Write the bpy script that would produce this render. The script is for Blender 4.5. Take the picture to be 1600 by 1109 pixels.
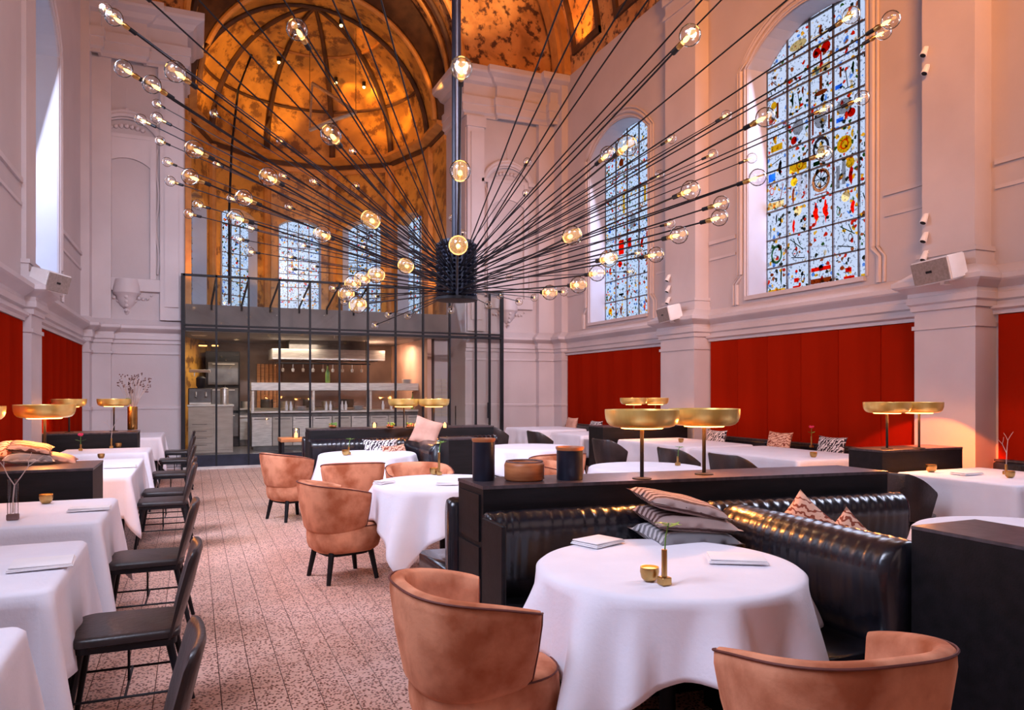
import bpy, bmesh, math, random
from mathutils import Vector, Matrix, noise
random.seed(7)
PI = math.pi
SC = bpy.context.scene
COL = SC.collection
for o in list(bpy.data.objects):
    bpy.data.objects.remove(o)

# ------------------------------------------------------------ camera, light, exposure
F = 1160.0            # focal length in pixels of the 1600 px wide frame
TH = math.atan(498.0 / F)
HY = 611.0            # horizon row
EYE = 1.5
cam = bpy.data.cameras.new('camera')
cam_o = bpy.data.objects.new('camera', cam)
COL.objects.link(cam_o)
cam.sensor_width = 36.0
cam.lens = 36.0 * F / 1600.0
cam.shift_y = (HY - 554.5) / 1600.0
cam_o.location = (0, 0, EYE)
cam_o.rotation_euler = (PI / 2, 0, -TH)
cam.clip_start = 0.05
SC.camera = cam_o

SC.view_settings.view_transform = 'Standard'
SC.view_settings.look = 'None'
SC.view_settings.gamma = 1.0
SC.view_settings.use_curve_mapping = False
SC.view_settings.exposure = 0.0

world = bpy.data.worlds.new('sky')
SC.world = world
world.use_nodes = True
wn = world.node_tree.nodes
wl = world.node_tree.links
wn['Background'].inputs[0].default_value = (0.80, 0.87, 1.0, 1)
wn['Background'].inputs[1].default_value = 1.05


def area(name, loc, target, size, sy, col, power, spread=None):
    l = bpy.data.lights.new(name, 'AREA')
    l.shape = 'RECTANGLE'
    l.size = size
    l.size_y = sy
    l.color = col
    l.energy = power
    if spread:
        l.spread = spread
    o = bpy.data.objects.new(name, l)
    COL.objects.link(o)
    o.location = loc
    d = Vector(target) - Vector(loc)
    o.rotation_euler = d.to_track_quat('-Z', 'Y').to_euler()
    return o


def point(name, loc, col, power, r=0.03):
    l = bpy.data.lights.new(name, 'POINT')
    l.color = col
    l.energy = power
    l.shadow_soft_size = r
    o = bpy.data.objects.new(name, l)
    COL.objects.link(o)
    o.location = loc
    return o


def spot(name, loc, target, col, power, ang, blend=0.6, r=0.03):
    l = bpy.data.lights.new(name, 'SPOT')
    l.color = col
    l.energy = power
    l.spot_size = math.radians(ang)
    l.spot_blend = blend
    l.shadow_soft_size = r
    o = bpy.data.objects.new(name, l)
    COL.objects.link(o)
    o.location = loc
    d = Vector(target) - Vector(loc)
    o.rotation_euler = d.to_track_quat('-Z', 'Y').to_euler()
    return o


COOL = (0.76, 0.80, 1.0)
WARM = (1.0, 0.52, 0.22)
AMBER = (1.0, 0.36, 0.06)
# daylight of the tall windows outside the frame (nearest bay on each side)
SP = math.radians(110)
area('daylight_window_3', (7.95, 3.05, 4.75), (1.6, 4.6, -1.5), 2.0, 3.0, COOL, 92, SP)
area('daylight_window_5', (-1.95, 7.1, 4.75), (3.4, 9.6, -1.5), 2.0, 3.0, COOL, 225, SP)
area('daylight_window_6', (-1.95, 2.1, 4.75), (2.4, 3.4, -1.5), 2.0, 3.0, COOL, 128, SP)
area('daylight_window_1', (8.22, 8.05, 4.75), (1.5, 9.0, 3.2), 2.0, 3.2, COOL, 95)
area('daylight_window_2', (8.22, 13.0, 4.75), (2.5, 13.4, 3.2), 2.0, 3.2, COOL, 95)
area('daylight_window_4', (-2.19, 11.95, 4.75), (4.5, 12.2, 3.2), 1.75, 3.4, COOL, 120)
area('fill_behind_camera', (3.0, -3.6, 4.6), (3.2, 9.0, 1.2), 7.0, 4.0, (1.0, 0.74, 0.70), 45)  # broad fill light added behind the camera, no opening stands there
area('fill_behind_camera_high', (3.0, -3.7, 8.4), (2.6, 15.7, 0.8), 5.0, 0.5, COOL, 170, math.radians(44))  # cool fill added high behind the camera to lift the rear piers
# unseen warm fills added behind the camera to tint the upper walls
area('warm_wall_fill', (1.0, -2.0, 7.9), (7.7, 9.0, 6.6), 3.0, 0.8, (1.0, 0.34, 0.07), 240, math.radians(62))
area('warm_wall_fill_left', (5.0, -2.5, 7.9), (-1.8, 15.0, 7.4), 3.0, 0.8, (1.0, 0.40, 0.14), 60, math.radians(60))
# uplights of the painted vault and the apse
for i, (x, y, tx, ty, tz, p) in enumerate([
        (7.15, 14.2, 7.9, 14.3, 9.9, 160), (0.2, 13.2, -0.6, 14.6, 10.5, 320),
        (5.0, 12.8, 5.6, 15.6, 11.2, 700)]):
    spot('vault_uplight', (x, y, 8.75), (tx, ty, tz), (1.0, .34, .03) if i == 0 else WARM, p, 60)
for i, (x, y, z, tx, ty, tz, p, a) in enumerate([
        (0.7, 18.2, 8.1, 0.4, 19.8, 9.6, 150, 75), (2.4, 20.4, 8.1, 1.9, 21.2, 9.4, 60, 85),
        (4.7, 18.8, 8.1, 4.9, 20.2, 9.5, 140, 75),
        (0.3, 16.2, 8.15, 1.0, 18.0, 10.4, 60, 60), (5.2, 16.2, 8.15, 4.5, 17.6, 10.4, 70, 60),
        (1.3, 20.2, 3.7, 1.0, 20.9, 6.0, 80, 90), (4.2, 20.2, 3.7, 4.4, 20.9, 6.0, 80, 90),
        (0.4, 17.6, 3.7, 0.0, 18.6, 6.0, 60, 100), (5.1, 17.6, 3.7, 5.5, 18.6, 6.0, 60, 100)]):
    spot('apse_uplight', (x, y, z), (tx, ty, tz), (1.0, 0.42, 0.07), p, a)
# kitchen ceiling lighting
area('kitchen_light', (1.6, 18.2, 2.62), (1.6, 18.4, 0), 2.4, 0.5, (1.0, 0.80, 0.62), 60)
area('kitchen_light_right', (4.3, 18.6, 2.62), (4.6, 18.8, 0), 1.6, 0.5, (1.0, 0.62, 0.42), 80)

# ------------------------------------------------------------ projection helpers (photo pixel -> place in the room)
CT, ST = math.cos(TH), math.sin(TH)


def ray(px):
    t = (px - 800.0) / F
    return (ST + t * CT, CT - t * ST)


def at_z(px, py, z):
    d = F * (EYE - z) / (py - HY)
    r = ray(px)
    return Vector((r[0] * d, r[1] * d, z))


def at_d(px, py, d):
    r = ray(px)
    return Vector((r[0] * d, r[1] * d, EYE + (HY - py) * d / F))


def y_on_x(px, X):
    r = ray(px)
    return X * r[1] / r[0]


def x_on_y(px, Y):
    r = ray(px)
    return Y * r[0] / r[1]


# ------------------------------------------------------------ materials
MATS = {}


def new_mat(name):
    m = bpy.data.materials.new(name)
    m.use_nodes = True
    nt = m.node_tree
    return m, nt, nt.nodes['Principled BSDF']


def noise_mat(name, c1, c2, scale=3.0, rough=0.6, detail=6.0, bump=0.0, bscale=None, metal=0.0, coat=0.0,
              spec=0.5, stretch=None, lo=0.35, hi=0.65, sheen=0.0, rvar=0.0):
    m, nt, b = new_mat(name)
    N, L = nt.nodes, nt.links
    tc = N.new('ShaderNodeTexCoord')
    mp = N.new('ShaderNodeMapping')
    L.new(tc.outputs['Object'], mp.inputs[0])
    if stretch:
        mp.inputs['Scale'].default_value = stretch
    nz = N.new('ShaderNodeTexNoise')
    nz.inputs['Scale'].default_value = scale
    nz.inputs['Detail'].default_value = detail
    L.new(mp.outputs[0], nz.inputs['Vector'])
    cr = N.new('ShaderNodeValToRGB')
    cr.color_ramp.elements[0].position = lo
    cr.color_ramp.elements[1].position = hi
    cr.color_ramp.elements[0].color = (*c1, 1)
    cr.color_ramp.elements[1].color = (*c2, 1)
    L.new(nz.outputs['Fac'], cr.inputs[0])
    L.new(cr.outputs[0], b.inputs['Base Color'])
    b.inputs['Roughness'].default_value = rough
    b.inputs['Metallic'].default_value = metal
    b.inputs['Specular IOR Level'].default_value = spec
    if coat:
        b.inputs['Coat Weight'].default_value = coat
        b.inputs['Coat Roughness'].default_value = 0.15
    if sheen:
        b.inputs['Sheen Weight'].default_value = sheen
        b.inputs['Sheen Roughness'].default_value = 0.4
        b.inputs['Sheen Tint'].default_value = (min(1, c2[0] * 1.4), min(1, c2[1] * 1.3), min(1, c2[2] * 1.3), 1)
    if bump:
        n2 = N.new('ShaderNodeTexNoise')
        n2.inputs['Scale'].default_value = bscale or scale * 6
        n2.inputs['Detail'].default_value = 4
        L.new(mp.outputs[0], n2.inputs['Vector'])
        bp = N.new('ShaderNodeBump')
        bp.inputs['Strength'].default_value = bump
        bp.inputs['Distance'].default_value = 0.01
        L.new(n2.outputs['Fac'], bp.inputs['Height'])
        L.new(bp.outputs[0], b.inputs['Normal'])
    MATS[name] = m
    return m


def emit_mat(name, col, strength):
    m, nt, b = new_mat(name)
    b.inputs['Base Color'].default_value = (*col, 1)
    b.inputs['Emission Color'].default_value = (*col, 1)
    b.inputs['Emission Strength'].default_value = strength
    b.inputs['Roughness'].default_value = 0.5
    m.cycles.emission_sampling = 'NONE'
    MATS[name] = m
    return m


def glass_mat(name, tint=(1, 1, 1), fres=1.35, rough=0.02, extra=0.0):
    """thin pane: clear with a mirror reflection that grows at grazing angles"""
    m = bpy.data.materials.new(name)
    m.use_nodes = True
    nt = m.node_tree
    N, L = nt.nodes, nt.links
    N.remove(N['Principled BSDF'])
    out = N['Material Output']
    tr = N.new('ShaderNodeBsdfTransparent')
    tr.inputs[0].default_value = (*tint, 1)
    gl = N.new('ShaderNodeBsdfGlossy')
    gl.inputs['Roughness'].default_value = rough
    fr = N.new('ShaderNodeFresnel')
    fr.inputs[0].default_value = fres
    mx = N.new('ShaderNodeMixShader')
    if extra:
        ad = N.new('ShaderNodeMath')
        ad.operation = 'ADD'
        ad.use_clamp = True
        ad.inputs[1].default_value = extra
        L.new(fr.outputs[0], ad.inputs[0])
        L.new(ad.outputs[0], mx.inputs[0])
    else:
        L.new(fr.outputs[0], mx.inputs[0])
    L.new(tr.outputs[0], mx.inputs[1])
    L.new(gl.outputs[0], mx.inputs[2])
    L.new(mx.outputs[0], out.inputs[0])
    MATS[name] = m
    return m


plaster = noise_mat('plaster', (0.50, 0.445, 0.46), (0.57, 0.51, 0.525), 0.7, 0.7, bump=0.15, bscale=20)
trim_m = noise_mat('trim_paint', (0.54, 0.485, 0.505), (0.61, 0.55, 0.57), 1.2, 0.55, bump=0.1, bscale=15)
reveal_m = noise_mat('reveal_paint', (0.44, 0.45, 0.52), (0.52, 0.53, 0.60), 1.0, 0.6)
red_m = noise_mat('red_felt', (0.24, 0.009, 0.002), (0.31, 0.013, 0.003), 2.0, 0.85, stretch=(1, 1, 0.15), spec=0.0)
mortar_m = noise_mat('mortar', (0.10, 0.05, 0.04), (0.16, 0.09, 0.07), 8, 0.9)
cloth_m = noise_mat('linen_cloth', (0.80, 0.77, 0.84), (0.86, 0.83, 0.90), 3, 0.85, bump=0.12, bscale=60, spec=0.2)
napkin_m = noise_mat('napkin_linen', (0.84, 0.80, 0.82), (0.90, 0.86, 0.87), 6, 0.85, bump=0.15, bscale=90, spec=0.2)
velvet_m = noise_mat('pink_velvet', (0.40, 0.115, 0.050), (0.74, 0.32, 0.18), 5.5, 0.75, detail=8, bump=0.2, bscale=40,
                     spec=0.15, sheen=0.5, lo=0.36, hi=0.64)
piping_m = noise_mat('dark_piping', (0.12, 0.03, 0.02), (0.16, 0.04, 0.03), 8, 0.7)
leather_m = noise_mat('black_leather', (0.005, 0.005, 0.008), (0.014, 0.014, 0.021), 7, 0.25, bump=0.35, bscale=14,
                      coat=0.35, spec=0.6)
seatleather_m = noise_mat('dark_brown_leather', (0.012, 0.008, 0.009), (0.028, 0.018, 0.019), 7, 0.38, bump=0.2, bscale=40,
                          spec=0.6)
blackwood_m = noise_mat('black_wood', (0.0025, 0.002, 0.003), (0.008, 0.006, 0.008), 3, 0.55, stretch=(1, 6, 6), bump=0.1,
                        bscale=20, spec=0.3)
ledge_m = noise_mat('dark_wood_sheen_tint', (0.030, 0.022, 0.026), (0.080, 0.058, 0.066), 2.5, 0.30, stretch=(9, 9, 0.8), bump=0.06,  # base lightened for the tops, standing in for their reflected sheen
                    bscale=12, spec=0.6)
gold_m = noise_mat('brushed_gold', (0.85, 0.52, 0.12), (1.0, 0.78, 0.28), 9, 0.33, metal=0.62, stretch=(1, 1, 0.1))
brass_m = noise_mat('aged_brass', (0.42, 0.26, 0.09), (0.62, 0.40, 0.15), 9, 0.3, metal=1.0)
blackmetal_m = noise_mat('black_metal', (0.006, 0.006, 0.009), (0.013, 0.012, 0.016), 4, 0.5, spec=0.25)
bluemetal_m = noise_mat('blue_black_metal', (0.012, 0.014, 0.026), (0.022, 0.026, 0.048), 4, 0.35, metal=0.4)
steel_m = noise_mat('brushed_steel', (0.52, 0.48, 0.45), (0.70, 0.66, 0.62), 5, 0.38, metal=0.75, stretch=(1, 1, 8))
darksteel_m = noise_mat('dark_steel', (0.10, 0.09, 0.09), (0.16, 0.15, 0.15), 5, 0.4, metal=0.6)
copper_m = noise_mat('copper_wood', (0.42, 0.13, 0.045), (0.60, 0.22, 0.08), 6, 0.45, stretch=(1, 1, 5))
oak_m = noise_mat('orange_oak', (0.46, 0.17, 0.06), (0.66, 0.28, 0.10), 4, 0.5, stretch=(1, 8, 8))
grey_m = noise_mat('grey_render', (0.17, 0.15, 0.15), (0.24, 0.21, 0.21), 2, 0.7)
kitchen_wall_m = noise_mat('kitchen_wall_tile', (0.16, 0.10, 0.08), (0.24, 0.15, 0.12), 3, 0.5)
pale_cab_m = noise_mat('pale_cabinet_front', (0.50, 0.42, 0.36), (0.60, 0.52, 0.45), 3, 0.45, stretch=(1, 1, 5))
white_m = noise_mat('white_enamel', (0.78, 0.76, 0.77), (0.86, 0.84, 0.85), 5, 0.45)
speaker_m = noise_mat('speaker_grille', (0.26, 0.21, 0.19), (0.34, 0.28, 0.26), 30, 0.7)
green_m = noise_mat('leaf_green', (0.08, 0.22, 0.03), (0.22, 0.42, 0.07), 12, 0.5)
twig_m = noise_mat('pale_twig', (0.46, 0.34, 0.30), (0.66, 0.54, 0.50), 12, 0.7)
darktwig_m = noise_mat('dark_twig', (0.12, 0.06, 0.05), (0.25, 0.14, 0.13), 12, 0.8)
rose_m = noise_mat('rose_petal', (0.55, 0.01, 0.05), (0.85, 0.04, 0.14), 18, 0.6)
wax_m = emit_mat('candle_glow', (1.0, 0.50, 0.16), 2.6)
bulb_m = emit_mat('glowing_filament', (1.0, 0.50, 0.14), 5.0)
lampglow_m = emit_mat('lamp_diffuser', (1.0, 0.42, 0.10), 10.0)
warmlamp_m = emit_mat('orange_lamp_strip', (1.0, 0.42, 0.10), 5.0)
fixture_m = emit_mat('spot_fixture_lens', (1.0, 0.62, 0.2), 12.0)
globe_m = glass_mat('globe_glass', (1.0, 0.99, 0.97), 1.12, 0.10, 0.13)
pane_m = glass_mat('clear_pane', (0.93, 0.94, 0.93), 1.25, 0.03, 0.01)
bottle_m = noise_mat('bottle_glass', (0.10, 0.22, 0.06), (0.30, 0.42, 0.10), 5, 0.15)
clearvase_m = glass_mat('vase_glass', (0.93, 0.93, 0.95), 1.4, 0.02, 0.06)


def painted_mat(name, cols, scale, blotch, gold=False):
    """aged painted plaster with flaking brown patches"""
    m, nt, b = new_mat(name)
    N, L = nt.nodes, nt.links
    tc = N.new('ShaderNodeTexCoord')
    n1 = N.new('ShaderNodeTexNoise')
    n1.inputs['Scale'].default_value = scale
    n1.inputs['Detail'].default_value = 8
    n1.inputs['Distortion'].default_value = 0.6
    L.new(tc.outputs['Object'], n1.inputs['Vector'])
    cr = N.new('ShaderNodeValToRGB')
    els = cr.color_ramp.elements
    els[0].position = 0.3
    els[0].color = (*cols[0], 1)
    els[1].position = 0.7
    els[1].color = (*cols[-1], 1)
    for i, c in enumerate(cols[1:-1]):
        e = els.new(0.3 + 0.4 * (i + 1) / (len(cols) - 1))
        e.color = (*c, 1)
    L.new(n1.outputs['Fac'], cr.inputs[0])
    n2 = N.new('ShaderNodeTexNoise')
    n2.inputs['Scale'].default_value = scale * 3.1
    n2.inputs['Detail'].default_value = 10
    n2.inputs['Roughness'].default_value = 0.65
    L.new(tc.outputs['Object'], n2.inputs['Vector'])
    c2 = N.new('ShaderNodeValToRGB')
    c2.color_ramp.elements[0].position = 0.52
    c2.color_ramp.elements[1].position = 0.60
    c2.color_ramp.elements[0].color = (0, 0, 0, 1)
    c2.color_ramp.elements[1].color = (1, 1, 1, 1)
    L.new(n2.outputs['Fac'], c2.inputs[0])
    mx = N.new('ShaderNodeMixRGB')
    mx.inputs[2].default_value = (*blotch, 1)
    L.new(c2.outputs[0], mx.inputs[0])
    L.new(cr.outputs[0], mx.inputs[1])
    L.new(mx.outputs[0], b.inputs['Base Color'])
    b.inputs['Roughness'].default_value = 0.42 if gold else 0.7
    bp = N.new('ShaderNodeBump')
    bp.inputs['Strength'].default_value = 0.4
    bp.inputs['Distance'].default_value = 0.05
    L.new(n2.outputs['Fac'], bp.inputs['Height'])
    L.new(bp.outputs[0], b.inputs['Normal'])
    MATS[name] = m
    return m


vault_m = painted_mat('aged_vault_paint', [(0.30, 0.13, 0.04), (0.60, 0.28, 0.09), (0.70, 0.38, 0.14)], 1.6, (0.09, 0.035, 0.02))
apse_m = painted_mat('amber_apse_paint', [(0.30, 0.14, 0.035), (0.72, 0.37, 0.07), (0.52, 0.26, 0.055)], 0.9, (0.22, 0.10, 0.03), True)
rib_m = noise_mat('dark_rib_paint', (0.05, 0.022, 0.012), (0.10, 0.045, 0.022), 4, 0.6)
band_m = noise_mat('amber_band_paint', (0.50, 0.22, 0.05), (0.66, 0.32, 0.08), 4, 0.5)


def tile_material():
    m, nt, b = new_mat('speckled_floor_tile')
    N, L = nt.nodes, nt.links
    tc = N.new('ShaderNodeTexCoord')
    ge = N.new('ShaderNodeNewGeometry')
    v = N.new('ShaderNodeTexVoronoi')
    v.inputs['Scale'].default_value = 62
    v.inputs['Randomness'].default_value = 0.9
    L.new(ge.outputs['Position'], v.inputs['Vector'])
    cr = N.new('ShaderNodeValToRGB')
    cr.color_ramp.elements[0].position = 0.34
    cr.color_ramp.elements[1].position = 0.46
    cr.color_ramp.elements[0].color = (0.17, 0.055, 0.035, 1)
    cr.color_ramp.elements[1].color = (0.82, 0.55, 0.46, 1)
    L.new(v.outputs['Distance'], cr.inputs[0])
    n = N.new('ShaderNodeTexNoise')
    n.inputs['Scale'].default_value = 1.1
    n.inputs['Detail'].default_value = 5
    L.new(ge.outputs['Position'], n.inputs['Vector'])
    c2 = N.new('ShaderNodeValToRGB')
    c2.color_ramp.elements[0].position = 0.35
    c2.color_ramp.elements[1].position = 0.65
    c2.color_ramp.elements[0].color = (0.84, 0.70, 0.62, 1)
    c2.color_ramp.elements[1].color = (1.0, 0.94, 0.93, 1)
    L.new(n.outputs['Fac'], c2.inputs[0])
    mx = N.new('ShaderNodeMixRGB')
    mx.blend_type = 'MULTIPLY'
    mx.inputs[0].default_value = 1
    L.new(cr.outputs[0], mx.inputs[1])
    L.new(c2.outputs[0], mx.inputs[2])
    L.new(mx.outputs[0], b.inputs['Base Color'])
    b.inputs['Roughness'].default_value = 0.42
    return m


tile_m = tile_material()


def stained_mat(name, seed, white, cells, amount):
    """leaded glass pane: daylight comes through, coloured where the glass is coloured"""
    m = bpy.data.materials.new(name)
    m.use_nodes = True
    nt = m.node_tree
    N, L = nt.nodes, nt.links
    N.remove(N['Principled BSDF'])
    out = N['Material Output']
    tc = N.new('ShaderNodeTexCoord')
    oi = N.new('ShaderNodeObjectInfo')
    ad = N.new('ShaderNodeVectorMath')
    ad.operation = 'MULTIPLY_ADD'
    L.new(tc.outputs['Object'], ad.inputs[0])
    ad.inputs[1].default_value = (1, 1, 1)
    cb = N.new('ShaderNodeCombineXYZ')
    mu = N.new('ShaderNodeMath')
    mu.operation = 'MULTIPLY'
    mu.inputs[1].default_value = 37.0 + seed
    L.new(oi.outputs['Random'], mu.inputs[0])
    for k in range(3):
        L.new(mu.outputs[0], cb.inputs[k])
    L.new(cb.outputs[0], ad.inputs[2])
    v = N.new('ShaderNodeTexVoronoi')
    v.inputs['Scale'].default_value = cells
    L.new(ad.outputs[0], v.inputs['Vector'])
    sep = N.new('ShaderNodeSeparateColor')
    L.new(v.outputs['Color'], sep.inputs[0])
    cr = N.new('ShaderNodeValToRGB')
    cr.color_ramp.interpolation = 'CONSTANT'
    E = cr.color_ramp.elements
    E[0].position = 0.0
    E[0].color = (*white, 1)
    E[1].position = 1 - amount
    E[1].color = (0.95, 0.62, 0.12, 1)
    for p, c in [(1 - amount * 0.8, (0.80, 0.09, 0.03)), (1 - amount * 0.62, (0.10, 0.12, 0.10)),
                 (1 - amount * 0.45, (0.30, 0.50, 0.85)), (1 - amount * 0.3, (0.12, 0.25, 0.10)),
                 (1 - amount * 0.2, (0.55, 0.25, 0.12)), (1 - amount * 0.08, (0.85, 0.74, 0.60))]:
        e = E.new(p)
        e.color = (*c, 1)
    L.new(sep.outputs[0], cr.inputs[0])
    # fine dark drawing
    n = N.new('ShaderNodeTexNoise')
    n.inputs['Scale'].default_value = 26
    n.inputs['Detail'].default_value = 3
    L.new(ad.outputs[0], n.inputs['Vector'])
    c2 = N.new('ShaderNodeValToRGB')
    c2.color_ramp.elements[0].position = 0.0
    c2.color_ramp.elements[0].color = (1, 1, 1, 1)
    c2.color_ramp.elements[1].position = 1.0
    c2.color_ramp.elements[1].color = (1, 1, 1, 1)
    for p, c in [(0.60, 1), (0.63, 0.35), (0.67, 0.35), (0.70, 1)]:
        e = c2.color_ramp.elements.new(p)
        e.color = (c, c, c * 1.05 if c < 1 else 1, 1)
    L.new(n.outputs['Fac'], c2.inputs[0])
    mx = N.new('ShaderNodeMixRGB')
    mx.blend_type = 'MULTIPLY'
    mx.inputs[0].default_value = 1
    L.new(cr.outputs[0], mx.inputs[1])
    L.new(c2.outputs[0], mx.inputs[2])
    tr = N.new('ShaderNodeBsdfTransparent')
    L.new(mx.outputs[0], tr.inputs[0])
    gl = N.new('ShaderNodeBsdfGlossy')
    gl.inputs['Roughness'].default_value = 0.2
    ms = N.new('ShaderNodeMixShader')
    ms.inputs[0].default_value = 0.03
    L.new(tr.outputs[0], ms.inputs[1])
    L.new(gl.outputs[0], ms.inputs[2])
    L.new(ms.outputs[0], out.inputs[0])
    return m


stained_m = stained_mat('stained_pane_glass', 3, (0.84, 0.88, 0.96), 22, 0.12)
stained_b = stained_mat('stained_pane_glass_pale', 11, (0.80, 0.88, 0.98), 22, 0.16)


def tint_glass(name, c):
    m = bpy.data.materials.new(name)
    m.use_nodes = True
    nt = m.node_tree
    nt.nodes.remove(nt.nodes['Principled BSDF'])
    tr = nt.nodes.new('ShaderNodeBsdfTransparent')
    tr.inputs[0].default_value = (*c, 1)
    df = nt.nodes.new('ShaderNodeBsdfTranslucent')
    df.inputs[0].default_value = (*c, 1)
    ms = nt.nodes.new('ShaderNodeMixShader')
    ms.inputs[0].default_value = 0.2
    nt.links.new(tr.outputs[0], ms.inputs[1])
    nt.links.new(df.outputs[0], ms.inputs[2])
    nt.links.new(ms.outputs[0], nt.nodes['Material Output'].inputs[0])
    return m


tg = {'red': tint_glass('red_glass', (0.85, 0.06, 0.01)), 'yellow': tint_glass('yellow_glass', (1.0, 0.68, 0.08)),
      'blue': tint_glass('blue_glass', (0.15, 0.42, 0.95)), 'green': tint_glass('green_glass', (0.05, 0.14, 0.05)),
      'dark': tint_glass('dark_glass', (0.05, 0.03, 0.03)), 'brown': tint_glass('brown_glass', (0.50, 0.16, 0.05)),
      'grey': tint_glass('grey_glass', (0.60, 0.57, 0.56)), 'sand': tint_glass('sand_glass', (0.90, 0.72, 0.42))}


def zigzag_mat(name, ca, cb_, scale, dist=2.0, ang=0.6, thr=0.5, along=False):
    m, nt, b = new_mat(name)
    N, L = nt.nodes, nt.links
    tc = N.new('ShaderNodeTexCoord')
    mp = N.new('ShaderNodeMapping')
    mp.inputs['Rotation'].default_value = (0.785, 0, 0) if along else (0.2, 0.3, ang)
    L.new(tc.outputs['Object'], mp.inputs[0])
    w = N.new('ShaderNodeTexWave')
    w.wave_profile = 'TRI'
    if along:
        w.bands_direction = 'Y'
    w.inputs['Scale'].default_value = scale
    w.inputs['Distortion'].default_value = dist
    w.inputs['Detail'].default_value = 1.5
    w.inputs['Detail Scale'].default_value = 3
    L.new(mp.outputs[0], w.inputs['Vector'])
    cr = N.new('ShaderNodeValToRGB')
    cr.color_ramp.interpolation = 'CONSTANT'
    cr.color_ramp.elements[0].color = (*ca, 1)
    cr.color_ramp.elements[1].position = thr
    cr.color_ramp.elements[1].color = (*cb_, 1)
    L.new(w.outputs['Fac'], cr.inputs[0])
    L.new(cr.outputs[0], b.inputs['Base Color'])
    b.inputs['Roughness'].default_value = 0.9
    MATS[name] = m
    return m


ikat_m = zigzag_mat('black_white_ikat', (0.03, 0.02, 0.03), (0.80, 0.74, 0.74), 9, 6.0)
stripe_m = zigzag_mat('brown_stripe_weave', (0.10, 0.045, 0.04), (0.42, 0.30, 0.27), 9, 1.2, 1.45, 0.5, True)
greystripe_m = zigzag_mat('grey_stripe_weave', (0.20, 0.19, 0.20), (0.55, 0.52, 0.53), 10, 1.2, 1.5, 0.5, True)
terra_m = zigzag_mat('terracotta_ikat', (0.28, 0.06, 0.03), (0.80, 0.48, 0.34), 8, 7.0, 1.2, 0.35)
pinkcush_m = noise_mat('plain_pink_cushion', (0.58, 0.30, 0.22), (0.70, 0.40, 0.30), 6, 0.9, bump=0.1)


# ------------------------------------------------------------ mesh helpers
def finish(bm, smooth=False, ang=40):
    bmesh.ops.recalc_face_normals(bm, faces=bm.faces)
    if smooth:
        for f in bm.faces:
            f.smooth = True
        for e in bm.edges:
            if len(e.link_faces) == 2 and e.calc_face_angle(0) > math.radians(ang):
                e.smooth = False


def obj(name, bm, mat, parent=None, smooth=False, loc=None, rotz=None, ang=40):
    finish(bm, smooth, ang)
    me = bpy.data.meshes.new(name)
    bm.to_mesh(me)
    bm.free()
    me.materials.append(mat)
    o = bpy.data.objects.new(name, me)
    COL.objects.link(o)
    if parent is not None:
        o.parent = parent
    if loc is not None:
        o.location = loc
    if rotz is not None:
        o.rotation_euler = (0, 0, rotz)
    return o


def inst(name, src, parent=None, loc=(0, 0, 0), rot=(0, 0, 0), scale=None, mat=None):
    o = bpy.data.objects.new(name, src.data)
    COL.objects.link(o)
    if parent is not None:
        o.parent = parent
    o.location = loc
    o.rotation_euler = rot
    if scale:
        o.scale = scale
    return o


def thing(name, label, cat, loc=(0, 0, 0), rotz=0.0, group=None):
    o = bpy.data.objects.new(name, None)
    COL.objects.link(o)
    o.empty_display_size = 0.1
    o.location = loc
    o.rotation_euler = (0, 0, rotz)
    o['label'] = label
    o['category'] = cat
    if group:
        o['group'] = group
    return o


def tag(o, label, cat, group=None):
    o['label'] = label
    o['category'] = cat
    if group:
        o['group'] = group
    return o


def struct(o):
    o['kind'] = 'structure'
    return o


def sub_children(o, par):
    c = o.copy()
    COL.objects.link(c)
    c.parent = par
    return c


KIDS = {}


def remember(root):
    """children tree of a finished thing, so copies need no scene search"""
    m = {}
    for ob in bpy.data.objects:
        if ob.parent:
            m.setdefault(ob.parent.name, []).append(ob)
    KIDS[root.name] = [(c, m.get(c.name, [])) for c in m.get(root.name, [])]


def dup(root, label, loc, rotz=0.0, group=None, scale=None):
    if root.name not in KIDS:
        remember(root)
    r = root.copy()
    COL.objects.link(r)
    r.location = loc
    r.rotation_euler = (0, 0, rotz)
    if scale:
        r.scale = scale
    r['label'] = label
    if group:
        r['group'] = group
    for c, subs in KIDS[root.name]:
        cc = sub_children(c, r)
        for s in subs:
            sub_children(s, cc)
    return r


def box(bm, x0, x1, y0, y1, z0, z1, bev=0.0, seg=1):
    v = [bm.verts.new(p) for p in
         [(x0, y0, z0), (x1, y0, z0), (x1, y1, z0), (x0, y1, z0), (x0, y0, z1), (x1, y0, z1), (x1, y1, z1), (x0, y1, z1)]]
    fs = [bm.faces.new([v[i] for i in q]) for q in
          [(3, 2, 1, 0), (4, 5, 6, 7), (0, 1, 5, 4), (1, 2, 6, 5), (2, 3, 7, 6), (3, 0, 4, 7)]]
    if bev:
        es = list({e for f in fs for e in f.edges})
        bmesh.ops.bevel(bm, geom=es, offset=bev, segments=seg, affect='EDGES', profile=0.5)


def NB():
    return bmesh.new()


def bx(*a, **k):
    bm = bmesh.new()
    box(bm, *a, **k)
    return bm


def ring_loft(bm, rings, close_u=True, cap0=True, cap1=True):
    vs = [[bm.verts.new(p) for p in r] for r in rings]
    n = len(rings[0])
    for a, b in zip(vs[:-1], vs[1:]):
        for i in range(n if close_u else n - 1):
            j = (i + 1) % n
            try:
                bm.faces.new((a[i], a[j], b[j], b[i]))
            except ValueError:
                pass
    if close_u and cap0:
        bm.faces.new(list(reversed(vs[0])))
    if close_u and cap1:
        bm.faces.new(vs[-1])
    return vs


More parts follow.
